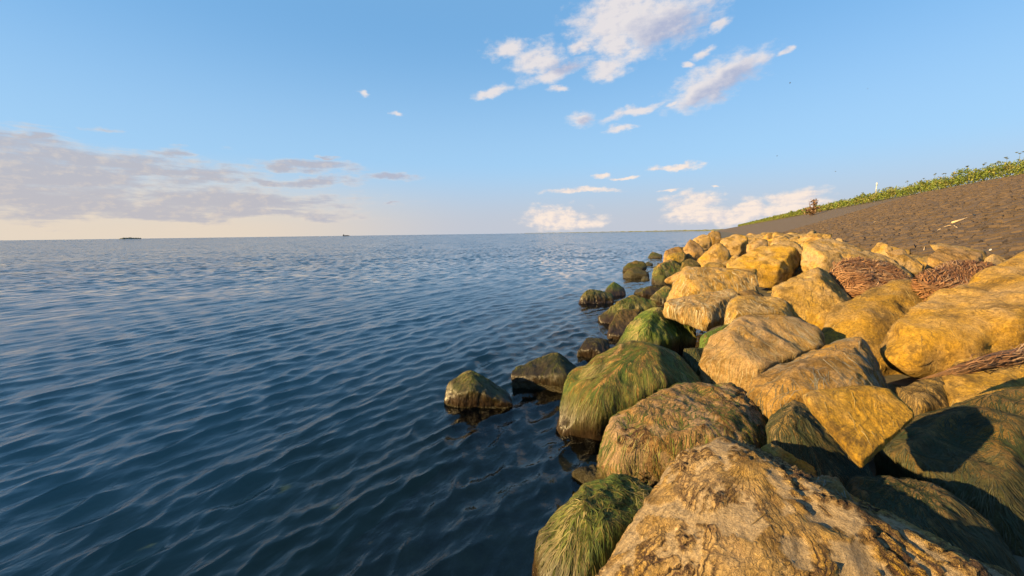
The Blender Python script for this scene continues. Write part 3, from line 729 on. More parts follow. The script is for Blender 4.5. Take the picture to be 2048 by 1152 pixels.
B('pointed mossy boulder right of the small boulder out in the water', '5',
  [(1180, 60), (1245, 10), (1300, 40), (1335, 95), (1260, 108), (1200, 95)], zb=.0, col=(.6, .2, .2), seed=25, p=14, hair=900, hk='green', hw=.012)
B('low brown boulder in front of a small hairy one at the waterline', '5',
  [(1430, 105), (1440, 60), (1520, 43), (1570, 55), (1570, 120), (1490, 120)], zb=.05, col=(.5, .5, .1), seed=26, p=12, hair=900, hk='brown', hw=.012)
B('small hairy boulder at the waterline left of the box-shaped boulder', '5',
  [(1485, 120), (1560, 62), (1610, 43), (1665, 80), (1660, 140), (1580, 160)], zb=.08, col=(.35, .5, .0), seed=27, p=12, hair=1100, hk='mixed', hw=.012)
B('reddish wet boulder barely showing at the water by the green wedge', '1',
  [(395, 620), (430, 565), (520, 535), (600, 550), (680, 600), (640, 660), (500, 660)], zb=-.03, col=(.2, .2, .6), seed=28, p=10)
# middle of the bank
B('flat-topped pinkish boulder with deep shadow beneath it', '3',
  [(860, 660), (900, 610), (1000, 580), (1150, 570), (1270, 530), (1380, 518), (1435, 550), (1400, 620), (1320, 740), (1180, 800), (1080, 760), (1000, 700), (900, 695)],
  ridge=[(1000, 690, .06), (1180, 660, .16), (1370, 610, .08)], D=6.2, k=1.2, T=.5, drop=.1, col=(.2, .35, .0), seed=29, hair=3200, hk='dry', hw=.009, bulge=.06, p=18)
B('green slab half hidden left of the broad tan boulder', '3',
  [(1130, 930), (1160, 880), (1300, 808), (1430, 768), (1450, 830), (1300, 950), (1180, 1000)], D=5.0, k=1.0, col=(.9, .2, .2), seed=30, hair=1200, hk='green', hw=.007)
B('dark green rock in the water gap left of the broad tan boulder', '3',
  [(1000, 980), (1060, 968), (1150, 990), (1200, 950), (1240, 1010), (1280, 1150), (1100, 1150), (1040, 1040)], D=4.4, k=.8, col=(.85, .2, .4), seed=31, hair=1100, hk='dark', hw=.006)
B('low lit block leaning against the tall pyramid-shaped boulder', '3',
  [(1300, 790), (1330, 690), (1400, 595), (1560, 575), (1800, 590), (1830, 740), (1700, 770), (1480, 730), (1400, 790)],
  ridge=[(1410, 605, .05), (1460, 690, .12), (1760, 690, .10)], D=5.4, k=1.0, T=.5, col=(.02, .5, .0), seed=32, hair=1800, hk='dry', hw=.007, p=20, hlen=(.06, .2))
B('tall golden pyramid-shaped boulder in front of the reed heap', 'F',
  [(1545, 600), (1545, 578), (1580, 552), (1610, 538), (1640, 528), (1655, 550), (1690, 585), (1705, 615), (1650, 645), (1590, 635)],
  ridge=[(1638, 532, .08), (1648, 560, .16), (1680, 600, .14), (1560, 585, .10)], D=5.5, k=1.0, T=.5, col=(.0, .7, .0), seed=33, p=22, hair=1800, hk='gold', hw=.008, hlen=(.05, .16))
B('long box-shaped boulder with pale lichen top at its left end', '3',
  [(890, 495), (920, 430), (1000, 380), (1080, 362), (1300, 368), (1480, 388), (1605, 398), (1622, 480), (1632, 565), (1430, 590), (1270, 590), (1060, 580), (900, 512)],
  ridge=[(960, 450, .05), (1060, 440, .10), (1260, 420, .10), (1480, 420, .10), (1600, 408, .05), (1060, 560, .10), (1600, 550, .06)], D=8.0, k=.9, T=.45, p=22, col=(.05, .6, .0), seed=34, hair=3000, hk='dry', hw=.010, bulge=.05, hlen=(.08, .22))
B('dark rock in the shadow gap below the box-shaped boulder', '3',
  [(1420, 590), (1470, 545), (1560, 522), (1630, 560), (1640, 600), (1500, 620)], D=6.6, col=(.2, .4, .6), seed=35)
B('large golden boulder with a yellow lichen front behind the box-shaped one', '3',
  [(1340, 360), (1400, 290), (1480, 235), (1560, 200), (1640, 238), (1720, 238), (1900, 262), (1890, 310), (1800, 400), (1745, 450), (1690, 425), (1600, 400), (1400, 375)],
  ridge=[(1560, 210, .05), (1640, 290, .12), (1860, 300, .10), (1780, 390, .10)], D=11.0, k=1.0, T=.5, p=20, col=(.0, .85, .0), seed=36)
B('upright slab with a black shadow on its right side', '3',
  [(1680, 240), (1685, 180), (1760, 148), (1860, 170), (1925, 250), (1915, 310), (1870, 330), (1760, 300)], ridge=[(1850, 180, .06), (1880, 270, .14)], D=12.0, k=.8, T=.4, p=22, col=(.0, .45, .1), seed=37)
B('leaning golden slab in the middle distance with a dark split face', '3',
  [(1145, 310), (1170, 250), (1240, 190), (1300, 178), (1365, 240), (1350, 300), (1280, 330), (1180, 340)], ridge=[(1280, 190, .10), (1250, 300, .12)], D=14.5, k=.8, p=22, col=(.0, .6, .0), seed=38)
B('speckled brown boulder left of the leaning golden slab', '3',
  [(1010, 230), (1040, 180), (1100, 150), (1150, 205), (1165, 260), (1110, 280), (1050, 270)], D=17.0, p=18, col=(.1, .3, .25), seed=39)
B('flat dark boulder above the green patch at the far waterline', '3',
  [(855, 300), (880, 240), (940, 210), (1000, 203), (1030, 240), (980, 300), (890, 320)], D=19.0, p=14, col=(.3, .5, .2), seed=40)
B('yellow-green boulder at the far waterline', '3',
  [(870, 310), (900, 262), (1010, 235), (1040, 280), (1000, 330), (890, 325)], D=16.5, p=14, col=(.75, .8, .0), seed=41)
B('mossy low boulder under the leaning golden slab', '3',
  [(985, 345), (1040, 290), (1100, 300), (1150, 345), (1080, 380), (1010, 375)], D=13.0, p=14, col=(.85, .4, .1), seed=42)
B('dark olive boulder left of the box-shaped boulder, rising from the water', '3',
  [(755, 455), (775, 390), (830, 340), (920, 298), (975, 330), (1000, 390), (960, 460), (880, 480), (820, 475)], zb=.0, p=14, col=(.6, .4, .1), seed=43, hair=1400, hk='mixed', hw=.016)
B('flat mossy boulder far out at the waterline, above a darker one', '3', [(545, 382), (580, 340), (650, 310), (710, 314), (745, 345), (700, 385), (600, 390)], zb=.0, p=12, col=(.6, .3, .25), seed=44)
B('dark wet boulder below the flat mossy one', '3', [(543, 412), (600, 380), (660, 363), (735, 390), (755, 422), (640, 440)], zb=.0, p=12, col=(.4, .2, .7), seed=45)
B('tiny dark boulder touching the dark wet one', '3', [(690, 445), (710, 428), (750, 432), (760, 455), (700, 460)], zb=.0, p=12, col=(.4, .2, .7), seed=46)
B('tiny flat rock right of the flat mossy boulder', '3', [(715, 335), (740, 315), (785, 328), (780, 345), (730, 348)], zb=.0, p=12, col=(.4, .2, .7), seed=47)
B('lone far dark boulder offshore of the rock bank', '3', [(745, 275), (782, 234), (850, 263), (848, 288), (770, 288)], zb=.0, p=16, col=(.5, .2, .4), seed=48)
B('big far boulder with lit left face and shaded right face', '3', [(1288, 165), (1340, 130), (1410, 104), (1500, 128), (1500, 195), (1440, 215), (1340, 200)], ridge=[(1450, 115, .05), (1440, 180, .12)], D=19.0, p=22, col=(.0, .5, .0), seed=49)
B('far block right of the big two-toned far boulder', '3', [(1488, 190), (1580, 140), (1655, 150), (1650, 200), (1560, 220)], D=17.5, p=22, col=(.0, .4, .0), seed=50)
B('far pale boulder near the top of the rock bank', '3', [(1188, 125), (1230, 85), (1292, 90), (1300, 140), (1220, 155)], D=27.0, p=20, col=(.0, .4, .0), seed=51)
B('far tan boulder left of the far pale one', '3', [(1075, 150), (1150, 108), (1205, 120), (1230, 170), (1140, 195)], D=25.0, p=18, col=(.0, .5, .0), seed=52)
B('small lit block left of the large golden yellow-fronted boulder', '3', [(1338, 320), (1400, 253), (1440, 280), (1440, 345), (1350, 345)], D=12.0, p=20, col=(.0, .6, .0), seed=53)
B('small mossy rock at the foot of the leaning golden slab', '3', [(1160, 350), (1200, 320), (1290, 325), (1330, 350), (1260, 370)], D=12.0, p=14, col=(.7, .5, .1), seed=54)
# upper bank near the revetment
B('large flat grey-tan slab behind the upright shadowed slab', '4', [(390, 780), (400, 700), (540, 655), (800, 685), (860, 722), (850, 780), (700, 850), (600, 890), (500, 880)], D=10.5, k=1.2, T=.4, p=22, col=(.0, .3, .1), seed=55)
B('grey slab behind the left reed heap', '4', [(640, 860), (800, 752), (920, 748), (970, 800), (1080, 828), (1190, 865), (1215, 980), (1000, 990), (760, 940)], D=7.6, k=1.1, T=.4, p=22, col=(.0, .3, .1), seed=56)
B('low rounded grey-brown slab behind the right reed heap', '4', [(1300, 850), (1380, 762), (1500, 722), (1680, 758), (1745, 830), (1720, 880), (1520, 890), (1440, 920), (1340, 890)], D=8.2, k=1.2, T=.4, p=14, col=(.0, .35, .15), seed=57)
B('sharp-edged rock with a pointed shadow between the two reed heaps', '4', [(950, 810), (1150, 765), (1290, 865), (1270, 940), (1190, 930), (1080, 850)], ridge=[(1155, 775, .14), (1270, 870, .12)], D=7.9, k=.9, T=.4, p=24, col=(.0, .3, .2), seed=58)
B('small pale block with a square shadow at the foot of the revetment', '4', [(1738, 850), (1745, 800), (1790, 785), (1900, 795), (1900, 850), (1800, 880)], D=7.6, k=.8, T=.4, p=24, col=(.0, .3, .1), seed=59)
# tall boulder added out of view, to throw a shadow on the lower right corner
_n = len(bpy.data.objects)
tall = B('added unseen shadow-casting boulder behind the viewpoint', 'F', [(980, 400), (1010, 330), (1060, 330), (1110, 390), (1120, 560), (1080, 700), (1000, 700), (970, 560)], D=3.2, k=.2, T=.9, p=14, lvl=5, col=(.2, .5, 0), seed=60)
tall.location = (-1.45, -.80, -.05); tall.scale = (1.1, 1.1, 1.5)

# boulders further along the shore and fillers low between the traced ones
protos = []
for q in range(14):
    rs = np.random.default_rng(300 + q)
    pq = rs.normal(0, 1, (13, 3)); pq /= np.linalg.norm(pq, axis=1, keepdims=True); pq *= rs.uniform(.85, 1.2, (13, 1))
    c, N, H, ext = hull_planes(pq)
    V, F = round_rock(N, H, np.ones(3), 4, 44)
    V = V * np.array([1, rs.uniform(.7, .95), .85])
    nv = normals(V, F); V = V + nv * (.035 * fbm(V * 1.6, q, 3) + .035 * fbm(V * 5, q + 5, 3))[:, None]
    dx, dy = V[:, 0], V[:, 1]; ph = np.arctan2(dy, dx)
    fib = np.stack([np.cos(ph) * 9, np.sin(ph) * 9, (V[:, 2].max() - V[:, 2]) * 3], 1)
    o = mesh_arrays('boulder', V, F, M_ROCK, attrs={'fib': ('FLOAT_VECTOR', fib), 'peel': ('FLOAT', np.zeros(len(V))), 'rim': ('FLOAT', np.zeros(len(V)))}, link=False)
    protos.append(o)
rs = np.random.default_rng(5)
def scatter(t, s, z, r, label, group, col):
    o = protos[rs.integers(len(protos))].copy(); COL.objects.link(o)
    p = shore(t, s, z); o.location = p
    o.rotation_euler = (rs.uniform(-.35, .35), rs.uniform(-.35, .35), rs.uniform(0, 6.283))
    o.scale = (r * rs.uniform(.85, 1.25), r * rs.uniform(.85, 1.1), r * rs.uniform(.75, 1.05)); o.color = (*col, 1)
    scattered.append(o)
    return tag(o, label, 'boulder', group)
scattered = []
far_n = 0
def far_label(t, s):
    band = 'nearer' if t < 45 else ('middle' if t < 90 else 'farthest')
    side = 'at the water' if s < -1.2 else ('in the middle of the bank' if s < 3 else 'below the revetment')
    return 'far boulder %s, %s stretch of the bank' % (side, band), 'far boulders %s, %s stretch' % (side, band)
def fill_label(t, s):
    band = 'close to the foreground' if t < 7 else ('in the middle distance' if t < 15 else 'toward the far end')
    side = 'near the waterline' if s < 0 else ('in the middle of the bank' if s < 3 else 'near the revetment foot')
    return 'boulder wedged low %s, %s' % (side, band), 'wedged boulders %s, %s' % (side, band)
t = 27.0
while t < 420 and far_n < 190:
    r = rs.uniform(.55, .95)
    nrow = 6 if t < 60 else (4 if t < 140 else 3)
    for q in range(nrow):
        s = -2.7 + (q + rs.uniform(.1, .9)) * 8.6 / nrow
        rr_ = rs.uniform(.55, .95) * (1 if t < 60 else (1.3 if t < 140 else 1.9))
        wet = s < -1.5
        scatter(t + rs.uniform(-.6, .6), s, zr(s) + (-.25 if wet else .02), rr_, *far_label(t, s), ((.6 if wet else rs.uniform(0, .2)), rs.uniform(.3, .8), (.25 if wet else rs.uniform(0, .12))))
        far_n += 1
    t += rr_ * (1.15 if t < 60 else 1.5)
for q in range(130):     # low fillers between the larger boulders; near ones coloured darker to deepen gap shade
    t = rs.uniform(2.2, 27); s = rs.uniform(-1.6, 6.3)
    p = shore(t, s); d = (p - C0) @ FW
    if d < 1.6: continue
    px = (p - C0) @ RT / d * FPX + 1024
    if px > 2250 or px < 1000: continue
    hi = s > 2.2
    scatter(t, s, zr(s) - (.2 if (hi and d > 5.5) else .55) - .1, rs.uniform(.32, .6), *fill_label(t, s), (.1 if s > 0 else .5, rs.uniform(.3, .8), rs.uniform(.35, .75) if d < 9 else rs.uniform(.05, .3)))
for q in range(46):     # smaller stones packed among the middle-distance boulders
    t = rs.uniform(13, 31); s = rs.uniform(-2.6, 6.2)
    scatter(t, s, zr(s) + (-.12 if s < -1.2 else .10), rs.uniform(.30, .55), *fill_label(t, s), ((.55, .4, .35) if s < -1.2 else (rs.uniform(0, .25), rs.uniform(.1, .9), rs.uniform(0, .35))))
for t, s, r in ((.6, 3.2, .75), (1.8, 4.4, .7), (3.0, 5.4, .6), (-.6, 4.6, .7), (.4, 5.7, .6), (-1.6, 3.4, .75), (2.6, 3.9, .6), (-.4, 1.9, .6), (-1.8, 2.2, .7)):
    scatter(t, s, zr(s) - .05, r, 'golden brown boulder just past the right edge beside the dark mossy boulder', 'boulders past the right edge', (.05, rs.uniform(.4, .9), rs.uniform(.05, .3)))
#SMALL
# ------------------------------------------------------------------ dry reed heaps between the boulders
M_REED = mat_plain('reed_litter', rgb(.06, .03, .014), rgb(.15, .075, .032), 30.0)
def reed_heap(label, poly, D, n, seed, flow):
    o = B(label, '4', poly, D=D, k=1.35, T=.3, p=4, lvl=5, seed=seed, drop=.1, chips=0, name='reed_heap', mat=M_REED, cat='reed heap', bulge=.12)
    V, F, base = ob_data[o.name]
    for q, (f, ln) in enumerate(((flow, (.25, .6)), ((flow[0] * .6, flow[1] + .7, 0), (.15, .4)))):
        st = strands(o, V, F, n, 'reed', ln, .010, zmin=-1, lift=.05, seed=seed + q, flow=f, wander=.9, name='stalks', steps=4); st.location = -base
reed_heap('dry brown reed heap left, behind the tall pyramid-shaped boulder', [(575, 915), (700, 850), (850, 828), (1000, 848), (1120, 915), (1195, 985), (1100, 1060), (900, 1080), (720, 1070), (640, 990)], 5.9, 1100, 71, (1, -.3, -.2))
reed_heap('dry brown reed heap right, beside the huge overhanging boulder', [(1225, 985), (1400, 890), (1560, 838), (1740, 855), (1760, 940), (1640, 1040), (1430, 1075), (1300, 1050)], 5.2, 1000, 72, (1, .3, .1))
_o = B('little tuft of dry reed caught on the golden brown boulder at the right edge', 'F', [(1990, 722), (2010, 702), (2050, 690), (2090, 688), (2090, 715), (2030, 725)], D=2.75, k=1.2, T=.3, p=4, lvl=4, drop=0, chips=0, name='reed_tuft', mat=M_REED, cat='reed tuft', seed=73)
V, F, base = ob_data[_o.name]
strands(_o, V, F, 130, 'reed', (.12, .3), .006, zmin=-1, lift=.02, seed=74, flow=(1, .2, .2), name='stalks', steps=4).location = -base

# ------------------------------------------------------------------ weeds on the dike crest
def leaf_cloud(n, rs, tf, sf, zf, size):
    P0 = np.empty((n, 3)); t = tf(n); s = sf(n)
    P0[:] = SD[None] * t[:, None] + SN[None] * s[:, None]
    hgt = .55 + .55 * (perlin(np.stack([t * .35, s * .6, t * 0], 1), 3) + .3) + .25 * perlin(np.stack([t * 1.6, s * 1.6, t * 0], 1), 4)
    hgt = np.clip(hgt, .3, 1.4) * 1.9
    P0[:, 2] = zf(s) + hgt * rs.uniform(0, 1, n) ** .6
    u = rs.normal(0, 1, (n, 3)); u /= np.linalg.norm(u, axis=1, keepdims=True)
    w = np.cross(u, rs.normal(0, 1, (n, 3))); w /= np.linalg.norm(w, axis=1, keepdims=True)
    sz = size(t) * rs.uniform(.6, 1.4, n)
    a, b = u * sz[:, None], w * sz[:, None] * .42
    V = np.stack([P0 - a, P0 + b - a * .1, P0 + a, P0 - b - a * .1], 1).reshape(-1, 3)
    F = np.arange(4 * n).reshape(n, 4)
    pal = np.array([(.10, .145, .014), (.15, .18, .022), (.06, .085, .01), (.19, .19, .04), (.17, .14, .04)])
    ci = np.clip(((perlin(P0 * .8, 6) + .5) * 4 + rs.normal(0, .9, n)).astype(int), 0, 4)
    c = pal[ci] * rs.uniform(.7, 1.3, (n, 1))
    return V, F, np.repeat(np.hstack([c, np.ones((n, 1))]), 4, 0)
def mat_leaf():
    m, T = new_mat('weed_leaf')
    a = T.n('ShaderNodeAttribute', attribute_name='tint').outputs['Color']
    d = T.n('ShaderNodeBsdfPrincipled', ins={'Base Color': a, 'Roughness': .6})
    tr = T.n('ShaderNodeBsdfTranslucent', ins={0: a})
    mx = T.n('ShaderNodeMixShader', ins={0: .3, 1: d.outputs[0], 2: tr.outputs[0]})
    T.link(mx.outputs[0], T.n('ShaderNodeOutputMaterial').inputs[0]); return m
M_LEAF = mat_leaf()
zc = lambda s: np.interp(s, [6.2, 23.6, 24, 25.5, 31], [1.1, 6.45, 6.58, 6.85, 6.85])
rs = np.random.default_rng(9)
V, F, Cc = leaf_cloud(85000, rs, lambda n: 24 + 520 * rs.uniform(0, 1, n) ** 2.6, lambda n: 23.9 + 3.2 * rs.uniform(0, 1, n) ** 1.3, zc, lambda t: .048 + .0011 * t)
tag(mesh_arrays('weeds', V, F, M_LEAF, smooth=False, attrs={'tint': ('FLOAT_COLOR', Cc)}), 'low band of green weeds growing along the dike crest', 'weeds', kind='stuff')
# sparse dry grass along the upper slope
V, F, Cc = leaf_cloud(6000, rs, lambda n: 24 + 300 * rs.uniform(0, 1, n) ** 2.2, lambda n: 23.9 - 2.6 * rs.uniform(0, 1, n) ** 2.2, lambda s: zc(s) - .12, lambda t: .05 + .0007 * t)
V[:, 2] = np.repeat(V.reshape(-1, 4, 3).mean(1)[:, 2], 4) * 0 + V[:, 2]
Sx = V @ SN; V[:, 2] = zc(Sx) + (V[:, 2] - zc(Sx)) * .25
Cc[:, :3] = Cc[:, :3] * .4 + np.array([.16, .12, .05]) * .6
tag(mesh_arrays('dry_grass', V, F, M_LEAF, smooth=False, attrs={'tint': ('FLOAT_COLOR', Cc)}), 'thin dry grass fringing the upper revetment', 'grass', kind='stuff')

def tube(path, r0, r1, n=6):
    path = np.array(path, float); V, F = [], []
    for k, p in enumerate(path):
        d = path[min(k + 1, len(path) - 1)] - path[max(k - 1, 0)]; d /= np.linalg.norm(d)
        u = np.cross(d, [.3, .9, .2]); u /= np.linalg.norm(u); w = np.cross(d, u)
        r = r0 + (r1 - r0) * k / (len(path) - 1)
        for a in range(n): V.append(p + (u * math.cos(6.2832 * a / n) + w * math.sin(6.2832 * a / n)) * r)
    for k in range(len(path) - 1):
        for a in range(n):
            b = (a + 1) % n; F.append((k * n + a, k * n + b, (k + 1) * n + b, (k + 1) * n + a))
    V += [path[0], path[-1]]; m = len(V)
    for a in range(n):
        b = (a + 1) % n; F += [(m - 2, b, a, a), (m - 1, (len(path) - 1) * n + a, (len(path) - 1) * n + b, (len(path) - 1) * n + b)]
    return np.array(V), [tuple(dict.fromkeys(f)) for f in F]
def poly_obj(name, V, F, mat, parent=None, smooth=True, tint=None):
    me = bpy.data.meshes.new(name); me.from_pydata([tuple(v) for v in V], [], [tuple(int(i) for i in f) for f in F]); me.materials.append(mat)
    me.polygons.foreach_set('use_smooth', [smooth] * len(me.polygons))
    if tint is not None:
        a = me.attributes.new('tint', 'FLOAT_COLOR', 'POINT'); a.data.foreach_set('color', np.tile(np.append(tint, 1.0), len(V)).astype(np.float32))
    o = bpy.data.objects.new(name, me); COL.objects.link(o); o.parent = parent
    return o
def empty(name, loc):
    o = bpy.data.objects.new(name, None); o.empty_display_size = .2; COL.objects.link(o); o.location = loc; return o
def make_weed(seed, h):
    rs = np.random.default_rng(seed)
    root = empty('tall_weed', (0, 0, 0))
    top_ = np.array([rs.uniform(-.1, .1), rs.uniform(-.1, .1), h])
    V, F = tube([(0, 0, 0), top_ * .5 + (.03, 0, 0), top_], .02, .010); poly_obj('stem', V, F, M_LEAF, root, tint=(.09, .11, .025))
    for k in range(5):
        a = rs.uniform(0, 6.28); z = h * rs.uniform(.2, .8); L = rs.uniform(.25, .42)
        d = np.array([math.cos(a), math.sin(a), .35]); sd_ = np.array([-math.sin(a), math.cos(a), 0])
        p = top_ * z / h
        V = [p, p + d * L * .5 + sd_ * .10, p + d * L - (0, 0, .12), p + d * L * .5 - sd_ * .10, p + d * L * .5 + (0, 0, .04)]
        poly_obj('leaf', V, [(0, 1, 4), (1, 2, 4), (2, 3, 4), (3, 0, 4)], M_LEAF, root, False, (.09, .13, .02))
    for k in range(3):
        c_ = top_ + np.array([rs.uniform(-.2, .2), rs.uniform(-.2, .2), rs.uniform(-.12, .12)]) * (k > 0)
        VV, FF = [c_ - (0, 0, .06)], []
        for q in range(10):
            a = q * .6283; r = .13 * rs.uniform(.7, 1.15); VV.append(c_ + np.array([math.cos(a) * r, math.sin(a) * r, rs.uniform(-.015, .02)]))
        VV.append(c_ + (0, 0, .035))
        for q in range(10): FF += [(0, 1 + (q + 1) % 10, 1 + q), (11, 1 + q, 1 + (q + 1) % 10)]
        poly_obj('flower_head', VV, FF, M_LEAF, root, False, (.17, .18, .06))
    return root
def crest_at(px, s=24.6):
    # point on the crest line that shows at this photo column
    for t in np.linspace(15, 400, 4000):
        p = shore(t, s, zc(s)); d = (p - C0) @ FW
        if d > 1 and (p - C0) @ RT / d * FPX + 1024 <= px: return p
    return p
ordn = ['first', 'second', 'third', 'fourth', 'fifth', 'sixth', 'seventh', 'eighth', 'ninth', 'tenth', 'eleventh', 'twelfth']
for k, (px, h) in enumerate([(2034, 1.45), (2012, 1.3), (1988, 1.2), (1962, 1.35), (1932, 1.5), (1905, 1.15), (1888, 1.35), (1868, 1.5), (1844, 1.4), (1812, 1.5), (1778, 1.3), (1722, 1.5)]):
    o = make_weed(900 + k, h * 1.35); o.location = crest_at(px) ; o.rotation_euler.z = k * 1.3
    tag(o, 'tall flowering weed on the dike crest, %s from the right edge' % ordn[k], 'weed', 'tall weeds on the dike crest')

# brown withered shrub on the upper slope
def slope_depth(px, py): return ground_depth(px, py, f=lambda s: np.interp(s, [6.2, 24], [1.1, 6.58]))
d = slope_depth(1624, 431); p = at(1624, 431, d); H_ = 30 / FPX * d
sh = empty('withered_shrub', p); rs = np.random.default_rng(31)
for k in range(9):
    a = rs.uniform(0, 6.28); r = rs.uniform(.1, .42) * H_; tp_ = np.array([math.cos(a) * r, math.sin(a) * r, H_ * rs.uniform(.5, 1.0)])
    V, F = tube([(0, 0, 0), tp_ * .5 + (0, 0, .1 * H_), tp_], .022 * H_, .008 * H_, 5); poly_obj('branch', V, F, M_LEAF, sh, tint=(.10, .055, .035))
n = 420; P0 = rs.normal(0, 1, (n, 3)) * (.20 * H_, .20 * H_, .13 * H_) + (0, 0, .32 * H_); P0[n * 3 // 4:] = rs.normal(0, 1, (n - n * 3 // 4, 3)) * (.09 * H_, .09 * H_, .12 * H_) + (.06 * H_, 0, .80 * H_)
u = rs.normal(0, 1, (n, 3)) * .04 * H_; w = rs.normal(0, 1, (n, 3)) * .03 * H_
V = np.stack([P0 - u, P0 + w, P0 + u, P0 - w], 1).reshape(-1, 3)
tcol = np.repeat(np.hstack([np.array([.15, .085, .045]) * rs.uniform(.5, 1.5, (n, 1)), np.ones((n, 1))]), 4, 0)
mesh_arrays('foliage', V, np.arange(4 * n).reshape(n, 4), M_LEAF, smooth=False, parent=sh, attrs={'tint': ('FLOAT_COLOR', tcol)})
tag(sh, 'withered brown shrub on the upper edge of the revetment', 'shrub')
# marker post on the crest
M_POST = mat_plain('weathered_paint', rgb(.30, .30, .30), rgb(.45, .45, .46), 8.0)
p = crest_at(1750, 25.5); dd = (p - C0) @ FW; hp = 36 / FPX * dd
V, F = tube([(0, 0, -.2), (0, 0, hp)], .0011 * dd, .0011 * dd, 8); po = poly_obj('marker_post', V, F, M_POST); po.location = p
V, F = tube([(0, 0, hp * .86), (0, 0, hp + .05)], .0016 * dd, .0016 * dd, 8); poly_obj('cap', V, F, M_POST, po)
tag(po, 'thin grey marker post standing on the dike crest', 'post')

# driftwood and litter lying on the revetment
M_WOOD = mat_plain('bleached_wood', rgb(.36, .25, .14), rgb(.55, .42, .27), 14.0)
M_WHITE = mat_plain('white_plastic', rgb(.7, .7, .68), rgb(.8, .8, .78), 20.0, .5)
def lie(name, label, cat, pix, r0, r1, mat, lift=.05):
    pts = [at(x, y, slope_depth(x, y) - .02) + SLN * lift for x, y in pix]
    V, F = tube(np.array(pts) - pts[0], r0, r1, 7); o = poly_obj(name, V, F, mat); o.location = pts[0]
    return tag(o, label, cat)
lie('driftwood_branch', 'long pale straight driftwood branch lying on the revetment', 'branch', [(1905, 449), (1922, 444), (1938, 439), (1951, 433)], .045, .03, M_WOOD, .09)
lie('driftwood_stick', 'thin curved pale stick below the long driftwood branch', 'stick', [(1876, 465), (1888, 458), (1900, 454), (1910, 455), (1918, 461)], .022, .016, M_WOOD, .08)
lie('reed_stalk', 'short pale stalk on the revetment left of the driftwood branch', 'stalk', [(1748, 447), (1757, 442), (1760, 439)], .016, .012, M_WOOD, .08)
lie('reed_stalk', 'small stalk lying on the revetment above the grey slabs', 'stalk', [(1640, 458), (1652, 453)], .02, .015, M_WOOD, .08)
lie('reed_stalk', 'upright dry stalk at the foot of the revetment right of the white scrap', 'stalk', [(1849, 507), (1851, 499), (1853, 494)], .010, .008, M_WOOD, .10)
def scrap(label, px, py, sz, seed):
    rs = np.random.default_rng(seed); bm = bmesh.new(); bmesh.ops.create_icosphere(bm, subdivisions=2, radius=1)
    for v in bm.verts: v.co = Vector((v.co.x * .5 * sz, v.co.y * .35 * sz, v.co.z * sz)) * (1 + .35 * rs.normal())
    me = bpy.data.meshes.new('plastic_scrap'); bm.to_mesh(me); bm.free(); me.materials.append(M_WHITE)
    o = bpy.data.objects.new('plastic_scrap', me); COL.objects.link(o); o.location = at(px, py, slope_depth(px, py + 6) - .05); o.rotation_euler = (.3, .4, .3)
    tag(o, label, 'scrap')
scrap('crumpled white scrap at the foot of the revetment above the grey slabs', 1772, 499, .10, 1)
scrap('small white scrap at the foot of the revetment near the right edge', 1979, 502, .055, 2)

# ------------------------------------------------------------------ birds, far ship, island, far coast
M_BIRD = mat_plain('dark_feathers', rgb(.03, .03, .03), rgb(.06, .055, .05), 5.0)
def bird(label, px, py, d, span, bank):
    root = empty('bird', at(px, py, d)); root.rotation_euler = (0, bank, 1.1)
    V, F = tube([(0, -.40, 0), (0, -.25, .02), (0, 0, .03), (0, .2, .02), (0, .34, 0)], .012, .03, 6)
    V = V * span; 
    r = np.array([.01, .055, .075, .05, .015]) * span
    for k in range(5):
        c_ = V[k * 6:k * 6 + 6].mean(0); dv = V[k * 6:k * 6 + 6] - c_; V[k * 6:k * 6 + 6] = c_ + dv / np.linalg.norm(dv, axis=1, keepdims=True) * r[k]
    poly_obj('body', V, F, M_BIRD, root)
    for sgn in (-1, 1):
        W_ = np.array([(.03, .14, .02), (.03, -.10, .02), (.26, .12, .10), (.26, -.08, .10), (.5, -.02, .06), (.48, -.08, .06)]) * (sgn, 1, 1) * span
        W2 = W_ + (0, 0, .012 * span)
        Fs = [(0, 1, 3, 2), (2, 3, 5, 4), (6, 8, 9, 7), (8, 10, 11, 9), (0, 2, 8, 6), (2, 4, 10, 8), (1, 7, 9, 3), (3, 9, 11, 5), (4, 5, 11, 10), (0, 6, 7, 1)]
        poly_obj('wing', np.vstack([W_, W2]), Fs, M_BIRD, root, False)
    tag(root, label, 'bird', 'birds in the sky')
bird('tiny dark bird flying right of the lens-shaped cloud', 1580, 166, 60, .36, .5)
bird('tiny dark bird flying high toward the right edge', 1735, 177, 75, .3, -.4)
bird('tiny dark bird low above the white cumulus at right', 1554, 312, 70, .36, .3)
bird('tiny dark bird just above the dike crest', 1671, 343, 65, .34, -.5)

M_SHIP = mat_plain('dark_hull', rgb(.03, .03, .035), rgb(.06, .06, .065), .1)
M_FAR = mat_plain('far_trees', rgb(.035, .045, .03), rgb(.07, .075, .05), .02)
